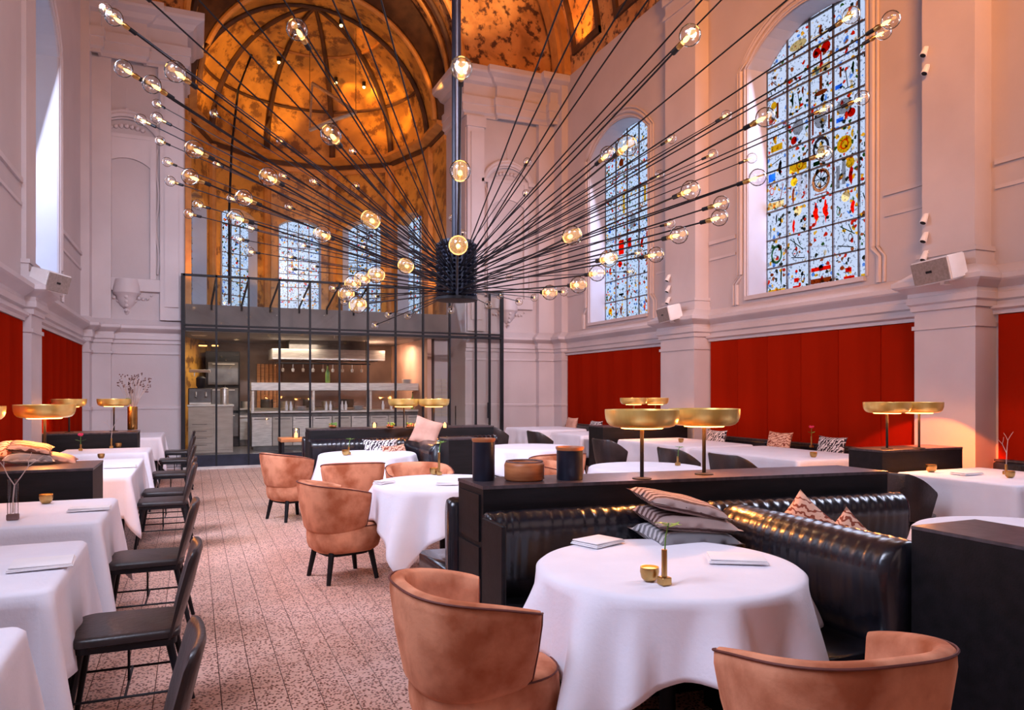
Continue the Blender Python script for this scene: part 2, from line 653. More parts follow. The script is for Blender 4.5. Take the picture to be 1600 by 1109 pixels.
def lathe(bm, prof, seg=24, c=(0, 0), cap0=True, cap1=True):
    rings = [[(c[0] + r * math.cos(2 * PI * i / seg), c[1] + r * math.sin(2 * PI * i / seg), z) for i in range(seg)] for r, z in
             prof]
    return ring_loft(bm, rings, True, cap0, cap1)


def tube(bm, pts, r, seg=8, r2=None):
    pts = [Vector(p) for p in pts]
    n = len(pts)
    rings = []
    for i, p in enumerate(pts):
        t = (pts[min(i + 1, n - 1)] - pts[max(i - 1, 0)]).normalized()
        up = Vector((0, 0, 1)) if abs(t.z) < 0.95 else Vector((1, 0, 0))
        a = t.cross(up).normalized()
        b = t.cross(a).normalized()
        rr = r if r2 is None else r + (r2 - r) * i / (n - 1)
        rings.append([p + a * rr * math.cos(2 * PI * k / seg) + b * rr * math.sin(2 * PI * k / seg) for k in range(seg)])
    ring_loft(bm, rings)


def uv(bm, c, r, seg=12, rings=8, sz=1.0):
    m = Matrix.Translation(Vector(c)) @ Matrix.Diagonal((1, 1, sz, 1))
    bmesh.ops.create_uvsphere(bm, u_segments=seg, v_segments=rings, radius=r, matrix=m)


def prism(bm, poly, z0, z1):
    a = [bm.verts.new((p[0], p[1], z0)) for p in poly]
    b = [bm.verts.new((p[0], p[1], z1)) for p in poly]
    n = len(poly)
    bm.faces.new(list(reversed(a)))
    bm.faces.new(b)
    for i in range(n):
        j = (i + 1) % n
        bm.faces.new((a[i], a[j], b[j], b[i]))

# ------------------------------------------------------------ large structure
W, WL, LY, YB = 7.9, -1.85, 15.7, -4.0
XP, XPL = 7.57, -1.74
ZV = 8.7                      # vault springing
VC, VR = (W + WL) / 2, (W - WL) / 2
CX, CR = 2.72, 2.88           # chancel
PIL_R = [(0.3, 1.0), (5.26, 5.98), (10.04, 10.99)]
PIL_L = [(4.6, 5.3), (10.2, 10.85)]
WIN_R = [(1.95, 4.15), (6.95, 9.15), (11.9, 14.13)]
WIN_L = [(1.0, 3.2), (6.0, 8.2), (11.0, 12.9)]
ZB, ZS, RISE, DEP = 2.97, 6.50, 0.48, 0.41


def arc_pts(s0, s1, zs, rise, n=14):
    h = (s1 - s0) / 2
    if rise >= h * 0.999:
        return [(s0 + h - h * math.cos(PI * i / n), zs + rise * math.sin(PI * i / n)) for i in range(n + 1)]
    R = (h * h + rise * rise) / (2 * rise)
    a = math.asin(h / R)
    return [(s0 + h + R * math.sin(-a + 2 * a * i / n), zs + rise - R + R * math.cos(-a + 2 * a * i / n)) for i in range(n + 1)]


def gwall(bm, p0, p1, z0, z1, holes, out, depth):
    """wall from p0 to p1 with arched holes; out = unit vector away from the room"""
    p0, p1, out = Vector((*p0, 0)), Vector((*p1, 0)), Vector((*out, 0))
    d = (p1 - p0).normalized()
    ln = (p1 - p0).length

    def P(s, z, k=0.0):
        v = p0 + d * s + out * k
        return bm.verts.new((v.x, v.y, z))

    def quad(a, b, c, e):
        bm.faces.new((P(*a), P(*b), P(*c), P(*e)))
    s = 0.0
    for (s0, s1, zb, zs, rise) in sorted(holes):
        quad((s, z0), (s0, z0), (s0, z1), (s, z1))
        if zb > z0:
            quad((s0, z0), (s1, z0), (s1, zb), (s0, zb))
            quad((s0, zb), (s1, zb), (s1, zb, depth), (s0, zb, depth))
        arc = arc_pts(s0, s1, zs, rise)
        for (a, za), (b, zb2) in zip(arc[:-1], arc[1:]):
            quad((a, za), (b, zb2), (b, z1), (a, z1))
            quad((a, za), (b, zb2), (b, zb2, depth), (a, za, depth))
        quad((s0, zb), (s0, zs), (s0, zs, depth), (s0, zb, depth))
        quad((s1, zb), (s1, zs), (s1, zs, depth), (s1, zb, depth))
        s = s1
    quad((s, z0), (ln, z0), (ln, z1), (s, z1))


def sweep(bm, path, prof, closed_prof=True):
    """profile (offset to the left of the path, z) swept along a polyline with mitred corners"""
    pts = [Vector(p) for p in path]
    n = len(pts)
    rings = []
    for i, p in enumerate(pts):
        ns = []
        if i > 0:
            t = (pts[i] - pts[i - 1]).normalized()
            ns.append(Vector((-t.y, t.x)))
        if i < n - 1:
            t = (pts[i + 1] - pts[i]).normalized()
            ns.append(Vector((-t.y, t.x)))
        if len(ns) == 2:
            m = (ns[0] + ns[1])
            k = m.length_squared
            m = m * (2.0 / k) if k > 1e-6 else ns[0]
        else:
            m = ns[0]
        rings.append([(p.x + m.x * o, p.y + m.y * o, z) for o, z in prof])
    ring_loft(bm, rings, True)


# walls
bm = NB()
gwall(bm, (W, YB), (W, LY), 0, ZV, [(a - YB, b - YB, ZB, ZS, RISE) for a, b in WIN_R], (1, 0), DEP)
wall_r = struct(obj('wall_right', bm, plaster))
bm = NB()
gwall(bm, (WL, YB), (WL, LY), 0, ZV, [(a - YB, b - YB, ZB, ZS, RISE) for a, b in WIN_L], (-1, 0), DEP)
wall_l = struct(obj('wall_left', bm, plaster))
# rear wall with the chancel arch, up to the vault
bm = NB()
ZA = 8.6
box(bm, WL, CX - CR, LY, LY + 1.35, 0, ZV)
box(bm, CX + CR, W, LY, LY + 1.35, 0, ZV)
wall_b = struct(obj('wall_back', bm, plaster))
bm = NB()
arc = [(CX - CR * math.cos(PI * i / 32), ZV - .02 + CR * math.sin(PI * i / 32)) for i in range(33)]
n = 32
lo_ = [bm.verts.new((x, LY, z)) for x, z in arc]
hi_ = [bm.verts.new((VC - (VR + .02) * math.cos(PI * i / n), LY, ZV + (VR + .02) * math.sin(PI * i / n))) for i in range(n + 1)]
bk_ = [bm.verts.new((x, LY + 1.35, z)) for x, z in arc]
for i in range(n):
    bm.faces.new((lo_[i], lo_[i + 1], hi_[i + 1], hi_[i]))
    bm.faces.new((lo_[i], lo_[i + 1], bk_[i + 1], bk_[i]))
lun = struct(obj('wall_lunette', bm, vault_m, smooth=True))
bm = NB()
box(bm, WL - .4, W + .4, YB - .3, YB, 0, ZV + 5)
struct(obj('wall_front', bm, plaster))
# painted barrel vault
bm = NB()
rings = []
for j in range(13):
    y = YB + (LY - YB) * j / 12
    rings.append([(VC - VR * math.cos(PI * i / 40), y, ZV + VR * math.sin(PI * i / 40)) for i in range(41)])
ring_loft(bm, rings, False)
ceil = struct(obj('ceiling', bm, vault_m, smooth=True))
for k, (ya, yb) in enumerate([(0.3, 1.0), (5.2, 6.0), (10.1, 10.9), (15.0, 15.6)]):
    bm = NB()
    rs = []
    for (r, y) in [(VR - 0.001, ya), (VR - .16, ya), (VR - .16, ya + .14), (VR - .24, ya + .14), (VR - .24, yb - .14), (VR - .16, yb - .14),
                   (VR - .16, yb), (VR - 0.001, yb)]:
        rs.append([(VC - r * math.cos(PI * i / 40), y, ZV + r * math.sin(PI * i / 40)) for i in range(41)])
    rs = [list(x) for x in zip(*rs)]
    ring_loft(bm, rs, True)
    struct(obj('vault_rib', bm, vault_m if k < 3 else band_m, ceil))
# coffers painted on the vault haunches: raised frames
for (a0, y0, y1) in [(0.07, 13.6, 14.8), (0.07, 11.6, 13.0), (PI - 0.46, 13.4, 14.7)]:
    bm = NB()
    for (aa, ab, ya, yb) in [(a0, a0 + .39, y0, y0 + .12), (a0, a0 + .39, y1 - .12, y1), (a0, a0 + .03, y0, y1),
                             (a0 + .36, a0 + .39, y0, y1)]:
        rs = []
        for i in range(7):
            a = aa + (ab - aa) * i / 6
            rs.append([(VC + r * math.cos(a), y, ZV + r * math.sin(a)) for r, y in
                       [(VR - .001, ya), (VR - .07, ya), (VR - .07, yb), (VR - .001, yb)]])
        ring_loft(bm, rs, True)
    struct(obj('vault_moulding', bm, rib_m, ceil))

# pilasters of the side walls (lower and upper shaft)
for nm, X, XQ, pils, sgn in (('pilaster', W, XP, PIL_R, -1), ('pilaster', WL, XPL, PIL_L, 1)):
    for (a, b) in pils:
        bm = NB()
        box(bm, min(X, XQ), max(X, XQ), a, b, 0, 2.42)
        x2 = XQ - sgn * 0.06
        box(bm, min(X, x2), max(X, x2), a + .05, b - .05, 2.42, 8.45)
        box(bm, min(X, XQ + sgn * .03), max(X, XQ + sgn * .03), a - .03, b + .03, 0, .16)
        box(bm, min(X, XQ + sgn * .02), max(X, XQ + sgn * .02), a - .02, b + .02, 2.19, 2.235)
        for k, (za, zb, e) in enumerate([(2.80, 2.90, .05), (2.90, 3.0, .03), (3.0, 3.05, .045)]):
            xx = x2 + sgn * e
            box(bm, min(X, xx), max(X, xx), a + .05 - e, b - .05 + e, za, zb)
        for za, zb, e in [(8.0, 8.06, .03), (8.25, 8.45, .04), (8.45, ZV, .09)]:
            xx = x2 + sgn * e
            box(bm, min(X, xx), max(X, xx), a + .05 - e, b - .05 + e, za, zb)
        struct(obj(nm, bm, trim_m, wall_r if sgn < 0 else wall_l))

# dado cornice sweeping along walls, pilasters and rear piers
DADO = [(0, 2.40), (.03, 2.40), (.03, 2.46), (.06, 2.48), (.06, 2.55), (.05, 2.56), (.05, 2.60), (.15, 2.66), (.17, 2.68), (.17, 2.73),
        (.13, 2.75), (.08, 2.79), (.03, 2.83), (0, 2.85)]
pr = [(W, YB)]
for a, b in PIL_R:
    pr += [(W, a), (XP, a), (XP, b), (W, b)]
pr_side = pr + [(W, LY - .55), (W - .16, LY - .55), (W - .16, LY - .16), (W - .55, LY - .16), (W - .55, LY)]
path_r = pr_side + [(CX + CR, LY)]
bm = NB()
sweep(bm, path_r, DADO)
struct(obj('trim_1', bm, trim_m))
pl = [(WL, LY - .5), (WL, PIL_L[1][1])]
path_l = [(CX - CR, LY), (WL + .45, LY), (WL + .45, LY - .14), (WL + .14, LY - .14), (WL + .14, LY - .5), (WL, LY - .5)]
for a, b in reversed(PIL_L):
    path_l += [(WL, b), (XPL, b), (XPL, a), (WL, a)]
path_l += [(WL, YB)]
bm = NB()
sweep(bm, path_l, DADO)
struct(obj('trim_2', bm, trim_m))
# corner piers at the rear corners
bm = NB()
box(bm, W - .16, W, LY - .55, LY, 0, 8.5)
box(bm, W - .55, W, LY - .16, LY, 0, 8.5)
struct(obj('corner_pier', bm, trim_m, wall_r))
bm = NB()
box(bm, WL, WL + .14, LY - .5, LY, 0, 8.5)
box(bm, WL, WL + .45, LY - .14, LY, 0, 8.5)
struct(obj('corner_pier', bm, trim_m, wall_l))
# small picture-rail moulding and skirting on the piers
for path, w in ((path_r[-7:], wall_r), (path_l[:6], wall_l)):
    bm = NB()
    sweep(bm, path, [(0, 2.20), (.025, 2.20), (.025, 2.245), (0, 2.245)])
    sweep(bm, path, [(0, 1.16), (.02, 1.16), (.02, 1.20), (0, 1.22)])
    struct(obj('rail_moulding', bm, trim_m, w))
    bm = NB()
    sweep(bm, path, [(0, 0), (.05, 0), (.05, .22), (.02, .26), (0, .26)])
    struct(obj('skirting', bm, trim_m, w))
bm = NB()
sweep(bm, [(W, YB), (W, LY - .55)], [(0, 2.32), (.05, 2.32), (.05, 2.36), (.10, 2.38), (.10, 2.41), (0, 2.41)])
struct(obj('panel_moulding', bm, trim_m, wall_r))
bm = NB()
sweep(bm, [(WL, LY - .5), (WL, YB)], [(0, 2.32), (.05, 2.32), (.05, 2.36), (.09, 2.38), (.09, 2.41), (0, 2.41)])
struct(obj('panel_moulding', bm, trim_m, wall_l))
# great entablature over the rear piers, returning into the arch
ENT = [(0, 7.66), (.05, 7.66), (.05, 7.72), (.10, 7.76), (.10, 7.92), (.12, 7.93), (.12, 8.10), (.06, 8.12), (.06, 8.38), (.16, 8.42),
       (.22, 8.50), (.34, 8.56), (.36, 8.60), (.36, 8.70), (.30, 8.73), (0, 8.76)]
eR = [(W, LY - .3), (W - .3, LY - .3), (W - .3, LY - .14), (CX + CR + .75, LY - .14), (CX + CR + .75, LY - .02), (CX + CR, LY - .02),
      (CX + CR, LY + 1.35)]
eL = [(CX - CR, LY + 1.35), (CX - CR, LY - .02), (CX - CR - .7, LY - .02), (CX - CR - .7, LY - .14), (WL + .25, LY - .14), (WL + .25, LY - .3), (WL, LY - .3)]
for i, e in enumerate((eR, eL)):
    bm = NB()
    sweep(bm, e, ENT)
    struct(obj('trim_%d' % (3 + i), bm, trim_m))
# pilaster strips flanking the niches on the rear piers
for xa, xb in ((CX + CR + .02, CX + CR + .42), (CX - CR - .42, CX - CR - .02)):
    bm = NB()
    box(bm, xa, xb, LY - .10, LY + .01, 2.85, 7.66)
    box(bm, xa + .08, xb - .08, LY - .13, LY, 3.1, 7.3)
    box(bm, xa - .03, xb + .03, LY - .14, LY + .01, 7.42, 7.66)
    struct(obj('pier_strip', bm, trim_m, wall_b))


def niche(xc, par):
    w = .40
    bm = NB()
    y1 = LY + .005
    zb, zt = 3.62, 6.25
    box(bm, xc - w - .10, xc - w, LY - .07, y1, zb, zt)
    box(bm, xc + w, xc + w + .10, LY - .07, y1, zb, zt)
    box(bm, xc - w - .10, xc + w + .10, LY - .06, y1, zt, zt + .07)
    # inner arched head and panel frame
    arc = arc_pts(xc - w, xc + w, 5.72, .16, 12)
    prev = None
    for a, b in zip(arc[:-1], arc[1:]):
        v = [bm.verts.new(p) for p in [(a[0], LY - .05, a[1]), (b[0], LY - .05, b[1]), (b[0], LY - .05, zt), (a[0], LY - .05, zt)]]
        bm.faces.new(v)
        v = [bm.verts.new(p) for p in [(a[0], LY - .05, a[1]), (b[0], LY - .05, b[1]), (b[0], y1, b[1]), (a[0], y1, a[1])]]
        bm.faces.new(v)
    # hood
    arc = arc_pts(xc - w - .18, xc + w + .18, zt + .02, .42, 16)
    for (dz, r) in ((0, .05), (.07, .035), (-.07, .02)):
        tube(bm, [(x, LY - .05, z + dz) for x, z in arc], r, 6)
    box(bm, xc - w - .26, xc - w - .10, LY - .10, y1, zt - .03, zt + .05)
    box(bm, xc + w + .10, xc + w + .26, LY - .10, y1, zt - .03, zt + .05)
    # relief between head and hood
    for k in range(7):
        uv(bm, (xc + (k - 3) * .09, LY - .02, zt + .18 + .05 * math.cos((k - 3) * .5)), .045, 8, 6)
    uv(bm, (xc, LY - .04, zt + .52), .05, 8, 6)
    tube(bm, [(xc, LY - .03, zt + .5), (xc, LY - .03, zt + .95)], .008, 5)
    # side scrolls
    for s in (-1, 1):
        tube(bm, [(xc + s * (w + .12 + .03 * math.sin(k * .9)), LY - .03, zb + .1 + k * .17) for k in range(15)], .022, 6)
    # sill and console
    box(bm, xc - w - .22, xc + w + .22, LY - .07, y1, zb - .24, zb, .01)
    struct(obj('niche_frame', bm, trim_m, par, smooth=True, ang=35))
    bm = NB()
    prof = [(.02, zb - .68), (.05, zb - .62), (.04, zb - .58), (.12, zb - .50), (.17, zb - .40), (.18, zb - .34), (.24, zb - .28), (.24, zb - .20), (.20, zb - .02)]
    lathe(bm, prof, 20, (xc, LY))
    for s in (-1, 1):
        for k in range(5):
            uv(bm, (xc + s * (.14 + .07 * k), LY - .02, zb - .42 + .03 * math.sin(k * 1.7) + .025 * k), .04 - .004 * k, 8, 6)
    for k in range(4):
        uv(bm, (xc, LY - .17 + .03 * k, zb - .36 - .08 * k), .035, 8, 6)
    struct(obj('niche_console', bm, trim_m, par, smooth=True))


niche(-1.15, wall_b)
niche(6.62, wall_b)

# window surrounds, mouldings between bays
for nm, X, sgn, wins, par in (('r', W, -1, WIN_R, wall_r), ('l', WL, 1, WIN_L, wall_l)):
    for (a, b) in wins:
        bm = NB()
        for off, r in ((.13, .035), (.20, .022), (.04, .018)):
            arc = arc_pts(a - off, b + off, ZS, RISE + off, 16)
            zb = ZB if off < .1 else ZB + .35
            pts = [(X + sgn * .01, a - off, zb)] + [(X + sgn * .01, s, z) for s, z in arc] + [(X + sgn * .01, b + off, zb)]
            tube(bm, pts, r, 6)
            if off > .1:
                e = .09 if off < .15 else .1
                for s, d in ((a - off, -1), (b + off, 1)):
                    tube(bm, [(X + sgn * .01, s, zb), (X + sgn * .01, s + d * e, zb - .14), (X + sgn * .01, s + d * e, 2.86)], r, 6)
        box(bm, min(X, X + sgn * .05), max(X, X + sgn * .05), a - .02, b + .02, ZB - .06, ZB)
        struct(obj('window_surround', bm, trim_m, par, smooth=True, ang=50))
# horizontal string mouldings of the upper wall, between the bays
for X, sgn, spans, par in ((W, -1, [(4.45, 5.26), (5.98, 6.65), (9.4, 10.04), (10.99, 11.6), (14.4, 15.2)], wall_r),
                           (WL, 1, [(8.5, 10.2), (13.2, 15.2), (3.5, 4.6)], wall_l)):
    for a, b in spans:
        bm = NB()
        for z0, z1, e in ((3.92, 3.98, .03), (3.66, 3.70, .02)):
            box(bm, min(X, X + sgn * e), max(X, X + sgn * e), a, b, z0, z1)
        struct(obj('string_moulding', bm, trim_m, par))

# red felt panels between the pilasters, board by board
def red_boards(X, sgn, a, b, par, n, z0=.48):
    w = (b - a) / n
    m = bx(min(0, sgn * .035), max(0, sgn * .035), .004, w - .004, z0, 2.315, .004)
    src = obj('panel', m, red_m, par, loc=(X, a, 0))
    src['kind'] = 'structure'
    for k in range(1, n):
        o = inst('panel', src, par, (X, a + k * w, 0))
        o['kind'] = 'structure'


red_boards(W, -1, 6.02, 10.0, wall_r, 6)
red_boards(W, -1, 11.03, 15.1, wall_r, 6)
red_boards(W, -1, 1.05, 5.22, wall_r, 6)
red_boards(WL, 1, 10.9, 15.15, wall_l, 7)
red_boards(WL, 1, 5.35, 10.15, wall_l, 7)
bm = NB()
box(bm, W - .05, W, 5.98, 6.02, .3, 2.33)
box(bm, W - .05, W, 10.99, 11.03, .3, 2.33)
struct(obj('panel_edge', bm, blackmetal_m, wall_r))

# ------------------------------------------------------------ windows with leaded panes
CW = 0.43


def hexa(hexc):
    return hexc


def build_window(name, X, sgn, a, b, mat, detail, motifs=()):
    """5 columns of square panes set at the back of the reveal"""
    xg = X - sgn * (DEP - .02)          # sgn points into the room
    root = struct(thing_plain(name, (xg, (a + b) / 2, ZB)))
    w = (b - a) / 5.0
    rows = int(math.ceil((ZS + RISE - ZB) / w))
    # leads: verticals and horizontals
    bm = NB()
    t = .012
    for i in range(6):
        y = -(b - a) / 2 + i * w
        zt = rows * w
        box(bm, -t, t, y - t, y + t, 0, zt)
    for j in range(rows + 1):
        box(bm, -t, t, -(b - a) / 2, (b - a) / 2, j * w - t, j * w + t)
    struct(obj('lead_bars', bm, darksteel_m, root))
    if detail:
        p = obj('pane', bx(-.003, .003, -w / 2 + t, w / 2 - t, -w / 2 + t, w / 2 - t), mat, root,
                loc=(0, -(b - a) / 2 + w / 2, w / 2))
        struct(p)
        panes = {(0, 0): p}
        for i in range(5):
            for j in range(rows):
                if (i, j) == (0, 0):
                    continue
                panes[(i, j)] = struct(inst('pane', p, root, (0, -(b - a) / 2 + (i + .5) * w, (j + .5) * w)))
        for (i, j, kind, col, y, z, sy, sz) in motifs:
            if kind not in ('line', 'rect'):
                sy, sz = min(sy * 1.2, .17), min(sz * 1.2, .17)
            if (i, j) not in panes:
                continue
            bm = NB()
            xo = sgn * .006
            if kind == 'rect':
                box(bm, xo - .002, xo + .002, y - sy, y + sy, z - sz, z + sz)
            elif kind == 'disc':
                rr = [[(xo + e, y + sy * math.cos(2 * PI * k / 14), z + sz * math.sin(2 * PI * k / 14)) for k in range(14)] for e in
                      (-.002, .002)]
                ring_loft(bm, rr)
            elif kind == 'ring':
                for q in range(14):
                    a0, a1 = 2 * PI * q / 14, 2 * PI * (q + 1) / 14
                    vs = [bm.verts.new((xo, y + sy * k * math.cos(aa), z + sz * k * math.sin(aa))) for aa, k in
                          ((a0, 1), (a1, 1), (a1, .72), (a0, .72))]
                    bm.faces.new(vs)
            elif kind == 'wheel':
                for q in range(8):
                    aa = PI * q / 4
                    tube(bm, [(xo, y, z), (xo, y + sy * 1.2 * math.cos(aa), z + sz * 1.2 * math.sin(aa))], .006, 4)
                tube(bm, [(xo, y + sy * math.cos(2 * PI * q / 16), z + sz * math.sin(2 * PI * q / 16)) for q in range(17)], .007, 4)
            elif kind == 'figure':
                pts = [(0, -1), (.18, -.6), (.05, -.5), (.6, -.1), (.7, .25), (.35, .45), (.3, .7), (.15, 1), (-.1, .95), (-.15, .6), (-.45, .4),
                       (-.35, .0), (-.6, -.3), (-.1, -.55)]
                rr = [[(xo + e, y + sy * u, z + sz * v) for u, v in pts] for e in (-.002, .002)]
                ring_loft(bm, rr)
            elif kind == 'drop':
                pts = [(0, -1), (.6, -.5), (.8, 0), (.5, .6), (0, 1), (-.5, .6), (-.2, 0), (-.3, -.5)]
                rr = [[(xo + e, y + sy * u, z + sz * v) for u, v in pts] for e in (-.002, .002)]
                ring_loft(bm, rr)
            elif kind == 'line':
                tube(bm, [(xo, y - sy, z - sz), (xo, y + sy, z + sz)], .007, 4)
            m = obj('motif', bm, tg[col], panes[(i, j)])
            struct(m)
    else:
        struct(obj('glazing', bx(-.003, .003, -(b - a) / 2, (b - a) / 2, 0, rows * w), mat, root))
    return root


def thing_plain(name, loc):
    o = bpy.data.objects.new(name, None)
    COL.objects.link(o)
    o.location = loc
    return o


# column 0 is the near (right hand) column on the right wall: y grows away from the camera
MOT = [
    # bottom row
    (4, 0, 'rect', 'yellow', 0, -.15, .18, .035), (4, 0, 'drop', 'green', -.10, .06, .02, .11), (4, 0, 'disc', 'brown', .10, .12, .03, .02),
    (3, 0, 'rect', 'red', .03, -.15, .07, .035), (3, 0, 'rect', 'red', .03, -.03, .045, .03), (3, 0, 'disc', 'red', .03, .10, .02, .02),
    (3, 0, 'ring', 'dark', -.10, -.02, .03, .06), (3, 0, 'drop', 'dark', -.09, .05, .03, .03),
    (2, 0, 'rect', 'red', 0, .07, .18, .028), (2, 0, 'rect', 'brown', 0, -.10, .19, .035), (2, 0, 'disc', 'dark', 0, .10, .03, .02),
    (1, 0, 'rect', 'red', -.06, -.14, .09, .035), (1, 0, 'rect', 'red', -.05, -.02, .05, .03), (1, 0, 'disc', 'brown', .06, .02, .03, .025),
    (1, 0, 'drop', 'dark', -.05, .12, .02, .03), (0, 0, 'rect', 'yellow', .13, -.15, .05, .04),
    # row 1: hooks, fish bones
    (4, 1, 'ring', 'green', 0, -.02, .10, .12), (3, 1, 'line', 'green', .02, .06, .12, .09), (3, 1, 'line', 'green', .06, .09, .03, .07),
    (3, 1, 'line', 'green', -.02, .10, .03, .06), (3, 1, 'ring', 'dark', .06, -.06, .04, .05), (3, 1, 'line', 'dark', 0, -.14, .13, .02),
    (1, 1, 'line', 'green', -.03, .09, .12, .07), (1, 1, 'line', 'green', -.08, .11, .03, .06), (1, 1, 'line', 'green', .04, .11, .03, .06),
    (1, 1, 'ring', 'dark', -.08, -.02, .03, .05), (1, 1, 'line', 'dark', 0, -.13, .13, .03), (2, 1, 'line', 'grey', 0, -.05, .14, .02),
    # row 2: figures
    (4, 2, 'drop', 'dark', 0, .09, .02, .06), (4, 2, 'drop', 'dark', -.09, .06, .025, .05), (4, 2, 'drop', 'dark', -.08, -.01, .04, .02),
    (4, 2, 'line', 'dark', .13, -.08, .0, .09), (3, 2, 'drop', 'red', .08, -.10, .035, .09), (3, 2, 'disc', 'sand', 0, .12, .06, .06),
    (3, 2, 'ring', 'green', -.14, -.02, .03, .04),
    (2, 2, 'figure', 'red', .09, -.01, .07, .16), (2, 2, 'figure', 'red', -.09, .0, .07, .16),
    (1, 2, 'disc', 'sand', 0, .12, .06, .06), (1, 2, 'drop', 'red', -.13, -.05, .05, .08), (1, 2, 'ring', 'green', .12, -.06, .03, .05),
    (0, 2, 'line', 'green', .12, .02, .03, .08),
    # row 3: wheel, peppers, shrimp
    (4, 3, 'ring', 'red', .10, .10, .04, .05), (4, 3, 'line', 'brown', -.10, .02, -.04, .14), (4, 3, 'rect', 'sand', .02, -.13, .17, .05),
    (4, 3, 'line', 'dark', 0, -.06, .16, .01), (3, 3, 'disc', 'yellow', .08, .13, .055, .055), (3, 3, 'drop', 'brown', .09, -.08, .03, .11),
    (3, 3, 'rect', 'grey', -.04, .03, .03, .17), (3, 3, 'rect', 'grey', -.15, .03, .025, .15),
    (2, 3, 'wheel', 'dark', 0, .04, .10, .10), (2, 3, 'ring', 'brown', 0, .02, .17, .16), (2, 3, 'line', 'brown', 0, -.17, .12, .0),
    (1, 3, 'disc', 'yellow', -.08, .13, .06, .06), (1, 3, 'drop', 'red', -.10, -.05, .05, .11), (1, 3, 'rect', 'grey', .13, -.02, .03, .16),
    (1, 3, 'rect', 'grey', .03, .02, .03, .16),
    # row 4: blue jug, orange medallion, moon
    (4, 4, 'rect', 'blue', .10, -.13, .07, .06), (4, 4, 'drop', 'dark', -.08, -.02, .05, .10), (4, 4, 'line', 'dark', .0, .10, .1, -.03),
    (3, 4, 'rect', 'yellow', 0, -.10, .17, .07), (3, 4, 'ring', 'brown', -.04, -.09, .06, .06),
    (2, 4, 'ring', 'dark', 0, .04, .13, .17), (2, 4, 'rect', 'green', .08, -.16, .06, .03), (2, 4, 'disc', 'sand', 0, .02, .05, .06),
    (1, 4, 'disc', 'yellow', .02, -.03, .11, .10), (1, 4, 'ring', 'red', .02, -.03, .06, .06), (1, 4, 'drop', 'yellow', -.12, .08, .03, .05),
    # row 5
    (4, 5, 'rect', 'yellow', 0, -.13, .12, .05), (4, 5, 'drop', 'yellow', .02, .0, .05, .06), (3, 5, 'disc', 'grey', 0, .05, .09, .10),
    (3, 5, 'disc', 'red', .08, -.13, .05, .05), (2, 5, 'disc', 'grey', 0, .02, .10, .11), (2, 5, 'rect', 'brown', .15, -.02, .015, .15),
    (2, 5, 'rect', 'brown', -.15, -.02, .015, .15), (1, 5, 'disc', 'grey', .03, .06, .11, .09), (1, 5, 'disc', 'red', -.10, -.07, .055, .05),
    (1, 5, 'rect', 'blue', .10, -.11, .06, .03),
    # row 6: trees and pole
    (4, 6, 'disc', 'yellow', .06, .10, .05, .05), (4, 6, 'rect', 'brown', -.02, .0, .02, .12), (4, 6, 'rect', 'red', .10, -.14, .06, .04),
    (3, 6, 'drop', 'green', .10, .05, .03, .10), (3, 6, 'line', 'dark', -.02, .0, .02, .12), (3, 6, 'drop', 'brown', -.10, .12, .03, .05),
    (3, 6, 'line', 'dark', .04, -.15, .12, -.02), (2, 6, 'rect', 'brown', 0, .10, .025, .10), (2, 6, 'disc', 'brown', 0, -.04, .10, .03),
    (2, 6, 'drop', 'dark', -.04, -.13, .05, .05), (1, 6, 'drop', 'green', -.13, .09, .03, .08), (1, 6, 'line', 'dark', -.02, -.02, .02, .12),
    (1, 6, 'drop', 'brown', .08, .10, .03, .06), (1, 6, 'line', 'dark', -.08, -.15, .08, .0), (1, 6, 'rect', 'blue', .12, -.08, .06, .03),
    # row 7: cherries
    (2, 7, 'disc', 'red', .08, .12, .06, .06), (2, 7, 'disc', 'red', -.09, .14, .07, .065), (2, 7, 'rect', 'red', 0, -.03, .015, .16),
    (2, 7, 'rect', 'sand', .0, -.14, .17, .05), (3, 7, 'line', 'red', 0, -.1, .08, .0), (1, 7, 'rect', 'brown', .02, -.02, .08, .02),
    (4, 7, 'line', 'brown', .05, .0, .05, .05), (2, 8, 'drop', 'brown', 0, -.02, .04, .07), (2, 8, 'line', 'yellow', 0, -.08, .15, .0),
    (1, 8, 'disc', 'yellow', -.05, -.05, .07, .04), (1, 8, 'ring', 'blue', .12, -.02, .04, .05), (3, 8, 'disc', 'sand', 0, -.05, .15, .06),
]
build_window('window_1', W, -1, *WIN_R[1], stained_m, True, MOT)
MOT2 = [(3, 3, 'rect', 'red', 0, 0, .10, .15), (2, 3, 'rect', 'red', .12, .05, .06, .09), (1, 3, 'drop', 'red', .1, -.05, .07, .08), (4, 2, 'drop', 'red', 0, 0, .05, .07),
        (3, 5, 'rect', 'yellow', -.1, 0, .035, .2), (1, 5, 'rect', 'yellow', 0, .02, .035, .17), (4, 0, 'disc', 'yellow', 0, .03, .06, .06),
        (3, 0, 'drop', 'brown', 0, 0, .05, .08), (1, 0, 'drop', 'red', 0, 0, .03, .07), (0, 8, 'disc', 'red', 0, 0, .09, .06),
        (3, 7, 'disc', 'brown', 0, 0, .07, .07), (1, 3, 'rect', 'red', -.1, .1, .05, .05), (3, 1, 'rect', 'dark', 0, -.1, .09, .02),
        (2, 4, 'rect', 'grey', 0, 0, .1, .12), (4, 4, 'drop', 'blue', 0, 0, .06, .06), (3, 2, 'disc', 'red', .05, .1, .06, .06)]
build_window('window_2', W, -1, *WIN_R[2], stained_b, True, MOT2)
build_window('window_3', W, -1, *WIN_R[0], stained_m, False)
build_window('window_4', WL, 1, *WIN_L[2], stained_b, False)
build_window('window_5', WL, 1, *WIN_L[1], stained_b, False)
build_window('window_6', WL, 1, *WIN_L[0], stained_b, False)
